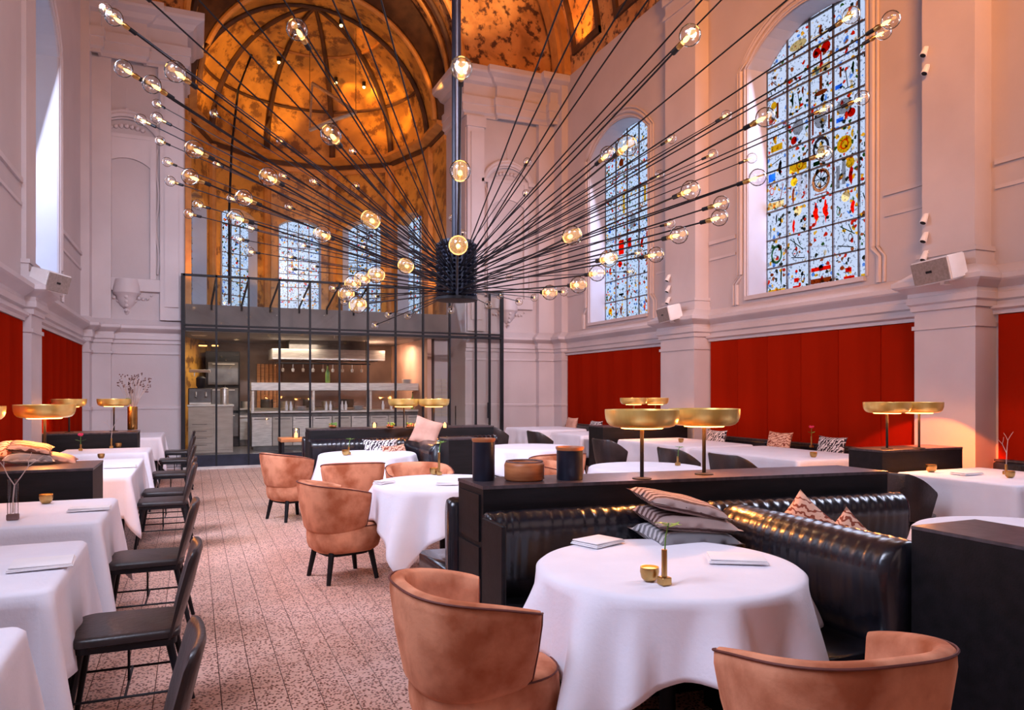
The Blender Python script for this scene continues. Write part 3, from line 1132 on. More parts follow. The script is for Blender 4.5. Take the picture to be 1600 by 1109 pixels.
for X, sgn, wins, par in ((W, 1, WIN_R, wall_r), (WL, -1, WIN_L, wall_l)):   # pale painted reveals
    for a, b in wins:
        bm = NB()
        e = .006
        x0, x1 = X + sgn * .02, X + sgn * (DEP - .03)
        arc = arc_pts(a + e, b - e, ZS, RISE - e, 14)
        loop = [(a + e, ZB + e)] + arc + [(b - e, ZB + e)]
        rr = [[(x, s, z) for s, z in loop] for x in (x0, x1)]
        ring_loft(bm, rr, True, False, False)
        struct(obj('window_reveal', bm, reveal_m, par))

# ------------------------------------------------------------ apse behind the arch
AY = 18.5
ap = [(CX + CR * math.cos(PI * k / 5), AY + CR * math.sin(PI * k / 5)) for k in range(6)]
for k in range(5):
    p0, p1 = ap[k], ap[k + 1]
    mx, my = (p0[0] + p1[0]) / 2 - CX, (p0[1] + p1[1]) / 2 - AY
    ln = math.hypot(mx, my)
    out = (mx / ln, my / ln)
    L_ = math.dist(p0, p1)
    holes = [(L_ / 2 - .58, L_ / 2 + .58, 3.3, 6.05, .22)]
    bm = NB()
    gwall(bm, p0, p1, 0, 7.75, holes, out, .35)
    wa = struct(obj('wall_apse', bm, apse_m))
    # stained window in the facet
    ang = math.atan2(out[1], out[0])
    root = struct(thing_plain('window_%d' % (7 + k), ((p0[0] + p1[0]) / 2 + out[0] * .33, (p0[1] + p1[1]) / 2 + out[1] * .33, 3.3)))
    root.rotation_euler = (0, 0, ang)
    bm = NB()
    for i in range(5):
        box(bm, -.012, .012, -.58 + i * .29 - .01, -.58 + i * .29 + .01, 0, 3.0)
    for j in range(9):
        box(bm, -.012, .012, -.58, .58, j * .37 - .01, j * .37 + .01)
    struct(obj('lead_bars', bm, darksteel_m, root))
    struct(obj('window_frame', bx(-.35, .0, .555, .575, 0, 2.75), reveal_m, root))
    struct(obj('window_frame', bx(-.35, .0, -.575, -.555, 0, 2.75), reveal_m, root))
    first = None
    for i in range(4):
        for j in range(8):
            loc = (0, -.58 + (i + .5) * .29, (j + .5) * .37)
            if first is None:
                first = struct(obj('pane', bx(-.003, .003, -.133, .133, -.173, .173), stained_b, root, loc=loc))
            else:
                struct(inst('pane', first, root, loc))
# straight chancel walls
for x, sg in ((CX - CR, -1), (CX + CR, 1)):
    bm = NB()
    box(bm, min(x, x + sg * .2), max(x, x + sg * .2), LY + 1.35, AY, 0, 7.75)
    struct(obj('wall_chancel', bm, apse_m))
    bm = NB()
    box(bm, min(x, x - sg * .12), max(x, x - sg * .12), AY - .35, AY + .05, 2.9, 7.7)
    struct(obj('pier_strip', bm, band_m, wall_b))
# facet corner strips
for k in (1, 2, 3, 4):
    bm = NB()
    lathe(bm, [(.10, 2.9), (.10, 7.2), (.15, 7.3), (.15, 7.45), (.12, 7.7)], 8, (ap[k][0] - (ap[k][0] - CX) * .02, ap[k][1] - (ap[k][1] - AY) * .02))
    struct(obj('pier_strip', bm, band_m, wall_b))
# apse cornice (U shaped)
upath = [(CX + CR, LY + 1.35)] + ap + [(CX - CR, LY + 1.35)]
bm = NB()
sweep(bm, upath, [(0, 7.55), (.05, 7.55), (.07, 7.66), (.05, 7.68), (.05, 7.82), (.16, 7.88), (.24, 7.92), (.24, 8.0), (0, 8.04)])
struct(obj('trim_5', bm, band_m))
bm = NB()
sweep(bm, upath, [(.055, 7.69), (.075, 7.69), (.075, 7.81), (.055, 7.81)])
struct(obj('trim_6', bm, rib_m))
# chancel barrel and half dome
ZD = 8.0
bm = NB()
ring_loft(bm, [[(CX - CR * math.cos(PI * i / 32), y, ZD + CR * math.sin(PI * i / 32)) for i in range(33)] for y in (LY + 1.35, 17.6, AY)], False)
struct(obj('ceiling_chancel', bm, apse_m, smooth=True))
bm = NB()
rings = []
for j in range(13):
    a = PI / 2 * j / 12
    rings.append([(CX + CR * math.cos(a) * math.cos(PI * i / 32), AY + CR * math.cos(a) * math.sin(PI * i / 32), ZD + CR * math.sin(a)) for i
                  in range(33)])
ring_loft(bm, rings, False)
dome = struct(obj('ceiling_apse', bm, apse_m, smooth=True))
# diaphragm arch in front of the apse
bm = NB()
n = 32
r0, r1 = CR - .20, CR + .75
za = 8.0
fr = [[bm.verts.new((CX - r * math.cos(PI * i / n), y, za + (0 if r == r0 else 0) + r * math.sin(PI * i / n))) for i in range(n + 1)] for
      r, y in ((r1, LY + 1.34), (r0, LY + 1.34), (r0, LY + 1.62), (r1, LY + 1.62))]
for a, b in zip(fr[:-1], fr[1:]):
    for i in range(n):
        bm.faces.new((a[i], a[i + 1], b[i + 1], b[i]))
struct(obj('chancel_arch', bm, rib_m, dome, smooth=True, ang=30))
for r, y, m_, rr in ((CR - .28, LY + 1.40, band_m, .06), (CR - .03, LY + .02, band_m, .07), (CR - .12, LY + .5, rib_m, .07), (CR - .1, LY + .9, band_m, .06)):
    bm = NB()
    z0 = 8.0 if y > LY + 1 else ZV
    tube(bm, [(CX - r * math.cos(PI * i / 36), y, z0 + r * math.sin(PI * i / 36)) for i in range(37)], rr, 8)
    struct(obj('arch_moulding', bm, m_, dome, smooth=True))
# dome ribs
for k in range(0, 6):
    bm = NB()
    a = PI * k / 5
    pts = [(CX + (CR - .04) * math.cos(t) * math.cos(a), AY + (CR - .04) * math.cos(t) * math.sin(a), ZD + (CR - .04) * math.sin(t)) for t in
           [PI / 2 * i / 14 for i in range(15)]]
    tube(bm, pts, .085, 8, .045)
    struct(obj('dome_rib', bm, rib_m, dome, smooth=True))
for z, m_ in ((1.25, rib_m), (2.35, band_m)):
    bm = NB()
    r = math.sqrt(CR * CR - z * z) - .03
    tube(bm, [(CX + r * math.cos(PI * i / 30), AY + r * math.sin(PI * i / 30), ZD + z) for i in range(31)], .04, 6)
    struct(obj('dome_moulding', bm, m_, dome, smooth=True))
# small fittings with a bright lens on the ribs of the dome
fx = [(424, 74, 19.6), (540, 10, 18.6), (528, 120, 20.3), (574, 129, 20.2)]
for i, (px, py, d) in enumerate(fx):
    p = at_d(px, py, d)
    v = Vector((p.x - CX, max(p.y - AY, 0), p.z - ZD))
    v = v.normalized() * (CR - .12)
    p = Vector((CX + v.x, AY + v.y, ZD + v.z))
    lab = ['spot fitting low on the left of the dome with a long orange streak', 'topmost spot fitting in the golden dome',
           'spot fitting left of the pair near the middle of the dome', 'spot fitting right of the pair near the middle of the dome'][i]
    t = thing('dome_spotlight', lab, 'spotlight', p, 0, 'spotlights in the golden dome')
    bm = NB()
    lathe(bm, [(.03, -.05), (.05, 0), (.05, .09)], 10)
    obj('housing', bm, blackmetal_m, t, smooth=True)
    bm = NB()
    uv(bm, (0, 0, -.05), .04, 10, 6)
    obj('lens', bm, fixture_m, t, smooth=True)
    nrm = -v.normalized()
    q = p + nrm * .10
    tgt = p + Vector((.9, .2, -.75))
    spot('dome_spot_light', q, tgt, AMBER, 45, 100, .5)

# ------------------------------------------------------------ floor: mortar bed and tiles
TS = 0.152
bm = NB()
box(bm, WL - .4, W + .4, YB, 21.8, -.12, -.006)
floor = struct(obj('floor', bm, mortar_m))
cells = []
for i in range(int((W - WL) / TS) + 1):
    for j in range(int((LY - 0.0) / TS) + 1):
        x0, y0 = WL + i * TS, 0.0 + j * TS
        if x0 + TS > W:
            continue
        cells.append((x0, y0))


def in_view(x, y):
    d = x * ST + y * CT
    if d < .5:
        return False
    px = 800 + F * (x * CT - y * ST) / d
    py = HY + F * EYE / d
    return 60 < px < 900 and py < 1125


cells.sort(key=lambda c: c[0] ** 2 + c[1] ** 2)
near = [c for c in cells if in_view(c[0] + TS / 2, c[1] + TS / 2) and -.45 < c[0] < 1.6][:300]
ns = set(near)
g = .0022
tl = obj('floor_tile', bx(g, TS - g, g, TS - g, -.008, 0, .0012), tile_m, floor, loc=(near[0][0], near[0][1], 0))
tl['kind'] = 'structure'
for c in near[1:]:
    o = inst('floor_tile', tl, floor, (c[0], c[1], 0))
    o['kind'] = 'structure'
vs, fs = [], []
for (x, y) in cells:
    if (x, y) in ns:
        continue
    b0 = len(vs)
    e = g + .0012
    vs += [(x + g, y + g, -.0012), (x + TS - g, y + g, -.0012), (x + TS - g, y + TS - g, -.0012), (x + g, y + TS - g, -.0012)]
    vs += [(x + e, y + e, 0), (x + TS - e, y + e, 0), (x + TS - e, y + TS - e, 0), (x + e, y + TS - e, 0)]
    vs += [(x + g, y + g, -.008), (x + TS - g, y + g, -.008), (x + TS - g, y + TS - g, -.008), (x + g, y + TS - g, -.008)]
    fs.append((b0 + 4, b0 + 5, b0 + 6, b0 + 7))
    for a, b in ((0, 4), (8, 0)):
        for k in range(4):
            k2 = (k + 1) % 4
            fs.append((b0 + a + k, b0 + a + k2, b0 + b + k2, b0 + b + k))
me = bpy.data.meshes.new('floor_tiles')
me.from_pydata(vs, [], fs)
me.materials.append(tile_m)
ft = bpy.data.objects.new('floor_tiles', me)
COL.objects.link(ft)
ft.parent = floor
ft['kind'] = 'stuff'
me = bpy.data.meshes.new('floor_entrance')
me.from_pydata([(WL, YB, 0), (W, YB, 0), (W, 0, 0), (WL, 0, 0)], [], [(0, 1, 2, 3)])
me.materials.append(tile_m)
o = bpy.data.objects.new('floor_entrance', me)
COL.objects.link(o)
o.parent = floor
o['kind'] = 'structure'

# ------------------------------------------------------------ glazed kitchen screen
GY = 15.45
scr = thing('glass_screen', 'tall black framed glass screen closing off the kitchen under the arch', 'glass wall', (0, GY, 0))
mul = [286, 338, 388.5, 436.5, 484.5, 530.5, 575, 618, 661, 702.5, 743.5, 765, 784]
mx_ = [x_on_y(p, GY) for p in mul]
ZT, ZM0, ZM1 = 3.74, 2.66, 2.76
for i, x in enumerate(mx_):
    w = .035 if i in (0, len(mx_) - 1) else .018
    obj('mullion', bx(x - w, x + w, -.03, .03, .0, ZT), blackmetal_m, scr)
obj('transom', bx(mx_[0], mx_[-1], -.045, .045, ZM0, ZM0 + .05, .006), blackmetal_m, scr)
obj('transom', bx(mx_[0], mx_[-1], -.035, .035, ZM0 + .085, ZM1 + .02, .006), blackmetal_m, scr)
obj('top_rail', bx(mx_[0], mx_[-1], -.03, .03, ZT - .04, ZT), blackmetal_m, scr)
obj('bottom_rail', bx(mx_[0], mx_[-1], -.04, .04, 0, .05), steel_m, scr)
obj('kick_panel', bx(mx_[0], mx_[-1], -.02, .02, .05, .27), bluemetal_m, scr)
for i in range(len(mx_) - 1):
    for (za, zb) in ((.27, ZM0), (ZM1 + .02, ZT - .04)):
        obj('glass_pane', bx(mx_[i] + .018, mx_[i + 1] - .018, -.004, .004, za, zb), pane_m, scr)
for i in (1, 2, 3, 4, 5, 6):
    bm = NB()
    x = mx_[i]
    tube(bm, [(x, .03, ZT - .06), (x - .06, 1.2, ZT - .42), (x - .06, 1.2, ZT - .55)], .022, 6)
    obj('strut', bm, blackmetal_m, scr)
bm = NB()
box(bm, -.04, .0, -.06, -.03, .9, 1.25, .004)
h = obj('door_handle', bm, blackmetal_m, scr, loc=(mx_[11] - .03, 0, 0))
# low dark platform behind the screen
bm = NB()
box(bm, CX - CR + .02, CX + CR - .02, LY - .15, 21.0, 0, .16)
struct(obj('kitchen_floor', bm, darksteel_m))
# kitchen roof slab
bm = NB()
box(bm, CX - CR + .01, CX + CR - .01, 16.7, 20.6, 2.74, 3.30)
struct(obj('kitchen_ceiling', bm, grey_m))
bm = NB()
box(bm, CX - CR + .06, CX + CR - .3, 20.2, 20.35, .16, 2.74)
struct(obj('wall_kitchen_back', bm, kitchen_wall_m))
bm = NB()
box(bm, 5.05, 5.15, 16.8, 20.2, .16, 2.74)
struct(obj('wall_kitchen_right', bm, noise_mat('orange_lit_render', (0.62, 0.36, 0.27), (0.72, 0.44, 0.34), 2, 0.7)))  # the orange light on this wall is put into its base colour
bm = NB()
box(bm, 5.25, 5.58, 16.9, 17.3, 0.16, 2.74)
c_ = struct(obj('kitchen_pier', bm, plaster))
for j in range(12):
    for i in range(2):
        x = 5.26 + i * .155 + (.0 if j % 2 else .02)
        b = obj('brick', bx(x, x + .14, 16.885, 16.9, .9 + j * .075, .96 + j * .075), pale_cab_m, c_)
        b['kind'] = 'structure'


def kx(px, Y):
    return x_on_y(px, Y)


def kz(py, Y, px):
    r = ray(px)
    return EYE + (HY - py) * (Y / r[1]) / F


def kit(name, label, cat, group=None, loc=(0, 0, 0)):
    return thing(name, label, cat, loc, 0, group)


# left drawer unit
Y1 = 17.4
x0, x1 = kx(294, Y1), kx(364, Y1)
zt = kz(632, Y1, 330)
t = kit('drawer_unit', 'pale drawer cabinet at the left end of the kitchen', 'cabinet', None, ((x0 + x1) / 2, Y1, .16))
w = x1 - x0
obj('body', bx(-w / 2, w / 2, 0, .6, .0, zt - .20, .004), pale_cab_m, t)
obj('worktop', bx(-w / 2 - .02, w / 2 + .02, -.03, .62, zt - .20, zt - .16, .004), steel_m, t)
for j in range(4):
    d = obj('drawer', bx(-w / 2 + .02, -.02 + .05, -.02, 0, .06 + j * .15, .19 + j * .15, .003), pale_cab_m, t)
    obj('handle', bx(-w / 2 + .08, -.08, -.035, -.02, .17 + j * .15, .18 + j * .15), darksteel_m, d)
obj('door', bx(.06, w / 2 - .02, -.02, 0, .06, zt - .24, .003), pale_cab_m, t)
zt0 = zt
# coffee machine and kettle on it
xm, zc = kx(318, Y1 + .2), zt
t = kit('coffee_machine', 'dark coffee machine on the pale drawer cabinet', 'coffee machine', None, (xm - .05, Y1 + .3, zc))
obj('body', bx(-.26, .22, -.15, .2, 0, .36, .02), darksteel_m, t)
obj('drip_tray', bx(-.24, .2, -.25, -.15, 0, .05, .006), steel_m, t)
bm = NB()
lathe(bm, [(.07, .36), (.10, .42), (.10, .58), (.05, .62)], 14)
obj('hopper', bm, blackmetal_m, t, smooth=True)
bm = NB()
for k in range(2):
    tube(bm, [(-.1 + k * .2, -.17, .28), (-.1 + k * .2, -.17, .2), (-.1 + k * .2, -.25, .19)], .018, 6)
obj('group_head', bm, steel_m, t)
t = kit('steel_canister', 'tall steel canister right of the coffee machine', 'canister', None, (kx(351, Y1 + .2), Y1 + .3, zc))
bm = NB()
lathe(bm, [(.085, 0), (.085, .34), (.075, .36), (.02, .375)], 16)
obj('body', bm, steel_m, t, smooth=True)
bm = NB()
lathe(bm, [(.02, .375), (.03, .39), (.02, .41)], 10)
obj('lid_knob', bm, blackmetal_m, t, smooth=True)
# wall shelf with bread
t = kit('wall_shelf', 'white wall shelf above the coffee machine', 'shelf', None, (kx(303, 18.2), 18.0, 1.95))
obj('board', bx(-.1, .34, -.1, .2, -.03, .03, .008), white_m, t)
obj('bracket', bx(.0, .02, -.05, .2, -.12, -.03), steel_m, t)
# orange strip lamps
for i, px in enumerate((317, 336)):
    p = at_d(px, 540, 17.5)
    t = kit('strip_lamp', ['left one of two short glowing orange strip lamps in the kitchen corner',
                           'right one of two short glowing orange strip lamps in the kitchen corner'][i], 'lamp',
            'orange strip lamps in the kitchen corner', (p.x, p.y, p.z))
    obj('tube', bx(-.09 + .02 * i, .09 - .02 * i, -.02, .02, -.014, .014, .004), warmlamp_m, t)
    obj('housing', bx(-.1, .1, -.03, .03, .014, .05, .004), blackmetal_m, t)
# black wall speaker top-left (pale wedge)
# pass-through steel counter
Y2 = 17.6
xa, xb = kx(392, Y2), kx(664, Y2)
zc2 = kz(641, Y2, 500)
t = kit('kitchen_pass', 'long steel pass counter with an overhead shelf behind the glass', 'counter', None, (xa, Y2, .16))
L_ = xb - xa
H_ = zc2 - .16
obj('worktop', bx(0, L_, -.05, .8, H_ - .05, H_, .006), steel_m, t)
obj('plinth', bx(.05, L_ - .05, .03, .75, 0, .08), darksteel_m, t)
nd = 9
for k in range(nd):
    a = .02 + k * (L_ - .04) / nd
    b = a + (L_ - .04) / nd - .015
    d = obj('cabinet_door', bx(a, b, -.02, .02, .10, H_ - .14, .005), [steel_m, pale_cab_m, steel_m][k % 3], t)
    obj('handle', bx(a + .05, b - .05, -.04, -.02, H_ - .19, H_ - .175), darksteel_m, d)
obj('carcass', bx(.01, L_ - .01, .02, .76, .08, H_ - .05), darksteel_m, t)
zs0, zs1 = kz(610, Y2, 500) - .16, kz(598, Y2, 500) - .16
obj('overshelf', bx(.0, L_ + .05, -.05, .45, zs0, zs1, .006), steel_m, t)
for k in range(4):
    x = .02 + k * (L_ - .06) / 3
    obj('post', bx(x, x + .05, .0, .05, H_, zs0), steel_m, t)
for k in range(3):
    x = .02 + k * (L_ - .06) / 3
    obj('post', bx(x, x + .04, .36, .40, H_, zs0), steel_m, t)
# plates and bottles on the pass
bm = NB()
t0 = kit('salt_bottle', 'first of the small white bottles from the left on the pass counter', 'bottle', 'white bottles on the pass counter', (0, 0, 0))
lathe(bm, [(.035, 0), (.035, .12), (.02, .15), (.02, .19)], 12)
obj('body', bm, white_m, t0, smooth=True)
bm = NB()
lathe(bm, [(.022, .19), (.022, .215)], 10)
obj('cap', bm, steel_m, t0)
t0.location = (kx(448, Y2 + .1), Y2 + .15, zc2)
ords = ['second', 'third', 'fourth', 'fifth', 'sixth', 'seventh', 'eighth', 'ninth', 'tenth']
for k, px in enumerate((455, 511, 517, 536, 541, 600, 612)):
    dup(t0, '%s of the small white bottles from the left on the pass counter' % ords[k], (kx(px, Y2 + .1), Y2 + .15 + .06 * (k % 2), zc2))
t1 = kit('plate_stack', 'stack of white plates left of centre on the pass counter', 'plates', 'plate stacks on the pass counter', (kx(470, Y2 + .3), Y2 + .3, zc2))
for k in range(7):
    bm = NB()
    lathe(bm, [(.06, k * .014), (.13, k * .014 + .012), (.125, k * .014 + .014), (.05, k * .014 + .004)], 18)
    obj('plate', bm, white_m, t1, smooth=True)
dup(t1, 'stack of white plates right of centre on the pass counter', (kx(560, Y2 + .3), Y2 + .3, zc2))
dup(t1, 'stack of white plates near the right end of the overhead pass shelf', (kx(636, Y2 + .2), Y2 + .2, zs1 + .16))
# green bottles on the overshelf
bt = kit('green_bottle', 'tall yellow-green oil bottle at the centre behind the pass', 'bottle', 'green bottles behind the pass', (kx(512, Y2 + .2), Y2 + .2, zs1 + .16))
bm = NB()
lathe(bm, [(.05, 0), (.055, .02), (.055, .24), (.02, .32), (.02, .40)], 14)
obj('body', bm, bottle_m, bt, smooth=True)
bm = NB()
lathe(bm, [(.022, .40), (.022, .43)], 8)
obj('cap', bm, blackmetal_m, bt)
dup(bt, 'left green bottle of the pair standing on the right half of the pass counter', (kx(646, Y2 + .4), Y2 + .45, zc2 + .0))
dup(bt, 'right green bottle of the pair standing on the right half of the pass counter', (kx(652, Y2 + .4), Y2 + .5, zc2 + .0))
# hanging extraction hood and rail with utensils
Y3 = 18.4
xa, xb = kx(425, Y3), kx(600, Y3)
za, zb = kz(562, Y3, 500), kz(546, Y3, 500)
t = kit('extractor_hood', 'wide steel extractor hood hanging over the kitchen range', 'hood', None, ((xa + xb) / 2, Y3, za))
w = (xb - xa) / 2
bm = NB()
prism(bm, [(-w, -.1), (w, -.1), (w, .9), (-w, .9)], 0, zb - za)
obj('canopy', bm, steel_m, t)
obj('duct', bx(-w * .7, w * .7, .1, .7, zb - za, 2.74 - za), darksteel_m, t)
for k in range(4):
    obj('filter', bx(-w + .1 + k * w * .47, -w + .1 + (k + .85) * w * .47, -.0, .8, -.02, 0), darksteel_m, t)
t = kit('utensil_rail', 'black rail of hanging white cups and ladles under the hood', 'rail', None, (kx(500, 18.0), 18.0, kz(568, 18, 500)))
bm = NB()
tube(bm, [(-1.0, 0, 0), (1.2, 0, 0)], .02, 6)
tube(bm, [(-.9, 0, 0), (-.9, 0, 1.0)], .01, 5)
tube(bm, [(1.1, 0, 0), (1.1, 0, 1.0)], .01, 5)
obj('bar', bm, blackmetal_m, t)
for k in range(9):
    bm = NB()
    x = -.85 + k * .23
    tube(bm, [(x, 0, 0), (x, 0, -.12)], .006, 5)
    lathe(bm, [(.012, -.2), (.03, -.19), (.035, -.13), (.01, -.12)], 10, (x, 0))
    obj('ladle', bm, [steel_m, white_m][k % 2], t, smooth=True)
# tall dark ovens at the back left, back counter
t = kit('oven_tower', 'tall black oven tower left of the range at the back', 'oven', None, (kx(366, 19.4) - .1, 19.2, .16))
obj('body', bx(-.55, .22, 0, .7, 0, 2.3, .01), blackmetal_m, t)
for k in range(3):
    d = obj('oven_door', bx(-.5, .18, -.03, 0, .25 + k * .62, .8 + k * .62, .006), darksteel_m, t)
    obj('handle', bx(-.4, .1, -.06, -.03, .74 + k * .62, .76 + k * .62), steel_m, d)
t = kit('rear_counter', 'dark rear kitchen range with steel front below the hood', 'range', None, (2.6, 19.3, .16))
obj('body', bx(-1.7, 1.6, 0, .8, 0, .88, .01), darksteel_m, t)
obj('top', bx(-1.72, 1.62, -.03, .82, .88, .92, .004), steel_m, t)
for k in range(5):
    d = obj('oven_door', bx(-1.6 + k * .64, -1.02 + k * .64, -.03, 0, .15, .75, .006), steel_m, t)
    obj('handle', bx(-1.55 + k * .64, -1.07 + k * .64, -.06, -.03, .68, .70), darksteel_m, d)
for k in range(6):
    x = 1.2 + k * .5
    p = kit('stock_pot', ['leftmost', 'second from the left', 'third from the left', 'third from the right', 'second from the right', 'rightmost'][k] +
            ' of the steel pots on the rear range', 'pot', 'steel pots on the rear range', (x, 19.6, 1.08))
    bm = NB()
    r = .12 + .03 * (k % 3)
    lathe(bm, [(r, 0), (r, .16 + .05 * (k % 2)), (r + .008, .165 + .05 * (k % 2))], 16)
    obj('body', bm, [steel_m, darksteel_m][k % 2], p, smooth=True)
    bm = NB()
    tube(bm, [(r, 0, .13), (r + .05, 0, .14), (r + .05, .05, .14)], .008, 5)
    obj('handle', bm, darksteel_m, p)
# copper coloured wall unit behind
t = kit('timber_screen', 'warm slatted timber panel behind the range', 'panel', None, (kx(402, 20.0), 20.1, 1.0))
for k in range(6):
    obj('slat', bx(k * .10, k * .10 + .085, 0, .04, 0, 1.2, .004), oak_m, t)
# open shelves at the right with crockery
xs = kx(672, 18.6)
t = kit('crockery_shelves', 'pair of open wall shelves right of the pass', 'shelf', None, (xs, 18.6, 1.55))
for k in range(3):
    obj('board', bx(-.30, .34, 0, .28, k * .33, k * .33 + .03, .004), oak_m, t)
for s in (-.28, .30):
    obj('upright', bx(s, s + .025, .02, .26, -.1, .9), steel_m, t)
for k in range(9):
    bl = kit('bowl', ['left', 'middle', 'right'][k % 3] + ' bowl stack on the ' + ['lowest', 'middle', 'top'][k // 3] + ' crockery shelf',
             'bowl', 'bowls on the crockery shelves', (xs - .2 + (k % 3) * .2, 18.74, 1.58 + (k // 3) * .33))
    for q in range(2):
        bm = NB()
        lathe(bm, [(.03, q * .03), (.07, .04 + q * .03), (.08, .08 + q * .03), (.06, .05 + q * .03)], 14)
        obj('dish', bm, [white_m, terra_m, copper_m][k % 3], bl, smooth=True)
# fridge-like dark cabinet and doorway items
t = kit('dark_locker', 'dark brown low cabinet beside the kitchen pier', 'cabinet', None, (kx(722, 16.6), 16.35, .16))
obj('body', bx(-.22, .25, 0, .4, 0, 1.05, .01), seatleather_m, t)
obj('door', bx(-.265, .23, -.02, 0, .05, 1.0, .006), seatleather_m, t)
t = kit('wall_extinguisher', 'small green bottle holder on the orange-lit kitchen wall', 'bottle', None, (kx(716, 16.8), 16.85, 1.75))
bm = NB()
lathe(bm, [(.04, 0), (.045, .02), (.045, .24), (.02, .3)], 12)
obj('body', bm, green_m, t, smooth=True)
obj('bracket', bx(-.02, .02, .03, .06, .05, .2), darksteel_m, t)
t = kit('kitchen_spot_speaker', 'pale wedge speaker hung in the top left corner of the kitchen', 'speaker', None, at_d(311, 520, 16.4))
bm = NB()
prism(bm, [(-.17, 0), (.17, 0), (.12, .25), (-.12, .25)], -.05, .17)
obj('cabinet', bm, white_m, t)
obj('grille', bx(-.15, .15, -.012, 0, -.03, .15, .004), speaker_m, t)

# ------------------------------------------------------------ furniture builders


def cloth_mesh(bm, outline, normals, hang, z, flare=.07, folds=None, rows=9, seed=0):
    """tablecloth: flat top inside `outline`, skirt falling by hang[i] at every outline point"""
    n = len(outline)
    cx = sum(p[0] for p in outline) / n
    cy = sum(p[1] for p in outline) / n
    rings = []
    for s in (0.0, .35, .7, .93):
        rings.append([(cx + (p[0] - cx) * s, cy + (p[1] - cy) * s, z) for p in outline])
    e = .012
    rings.append([(p[0] - nn[0] * e, p[1] - nn[1] * e, z) for p, nn in zip(outline, normals)])
    rings.append([(p[0] + nn[0] * .004, p[1] + nn[1] * .004, z - e) for p, nn in zip(outline, normals)])
    for r in range(1, rows + 1):
        f = r / rows
        ring = []
        for i, (p, nn) in enumerate(zip(outline, normals)):
            h = hang[i]
            off = flare * f * (h / .4) + (folds[i] if folds else 0) * (f ** .8) * 1.0
            off += .006 * noise.noise(Vector((p[0] * 4, p[1] * 4, f * 2 + seed)))
            off = max(off, .004)
            ring.append((p[0] + nn[0] * off, p[1] + nn[1] * off, max(z - e - h * f, .012)))
        rings.append(ring)
    # first ring is a point: build a fan
    c = bm.verts.new((cx, cy, z))
    vs = ring_loft(bm, rings[1:], True, False, False)
    for i in range(n):
        bm.faces.new((c, vs[0][i], vs[0][(i + 1) % n]))


def solidify(o, t=.004):
    m = o.modifiers.new('thickness', 'SOLIDIFY')
    m.thickness = t
    m.offset = 1
    return o


def round_table(name, label, cloth_label, x, y, r, side, rot, group, cgroup, seed, z=.75):
    t = thing(name, label, 'table', (x, y, 0), rot, group)
    bm = NB()
    lathe(bm, [(r - .03, z - .035), (r - .008, z - .03), (r - .008, z - .008), (r - .02, z - .006)], 48)
    obj('tabletop', bm, blackwood_m, t, smooth=True)
    bm = NB()
    lathe(bm, [(.27, 0), (.27, .015), (.05, .05), (.035, .09), (.035, z - .06), (.12, z - .035)], 24)
    obj('pedestal', bm, blackmetal_m, t, smooth=True)
    n = 144
    out, nor, hang, fold = [], [], [], []
    for i in range(n):
        a = 2 * PI * i / n
        out.append((r * math.cos(a), r * math.sin(a)))
        nor.append((math.cos(a), math.sin(a)))
        ext = side / max(abs(math.cos(a)), abs(math.sin(a)))
        corner = abs(math.sin(2 * a)) ** 3
        hang.append(max(min(ext - r, .72), .2))
        f = .060 * math.sin(a * 8 + seed) + .034 * math.sin(a * 13 + seed * 2.3) + .014 * math.sin(a * 21 + seed)
        dd = min(abs(((a - PI / 4) % (PI / 2))), PI / 2 - abs(((a - PI / 4) % (PI / 2))))
        f += .075 * math.exp(-(dd / .10) ** 2) - .035 * math.exp(-((dd - .22) / .08) ** 2)
        fold.append(f)
    bm = NB()
    cloth_mesh(bm, out, nor, hang, z, .075, fold, 12, seed)
    c = obj('tablecloth', bm, cloth_m, None, smooth=True, loc=(x, y, 0), rotz=rot, ang=80)
    solidify(c, .003)
    tag(c, cloth_label, 'tablecloth', cgroup)
    return t


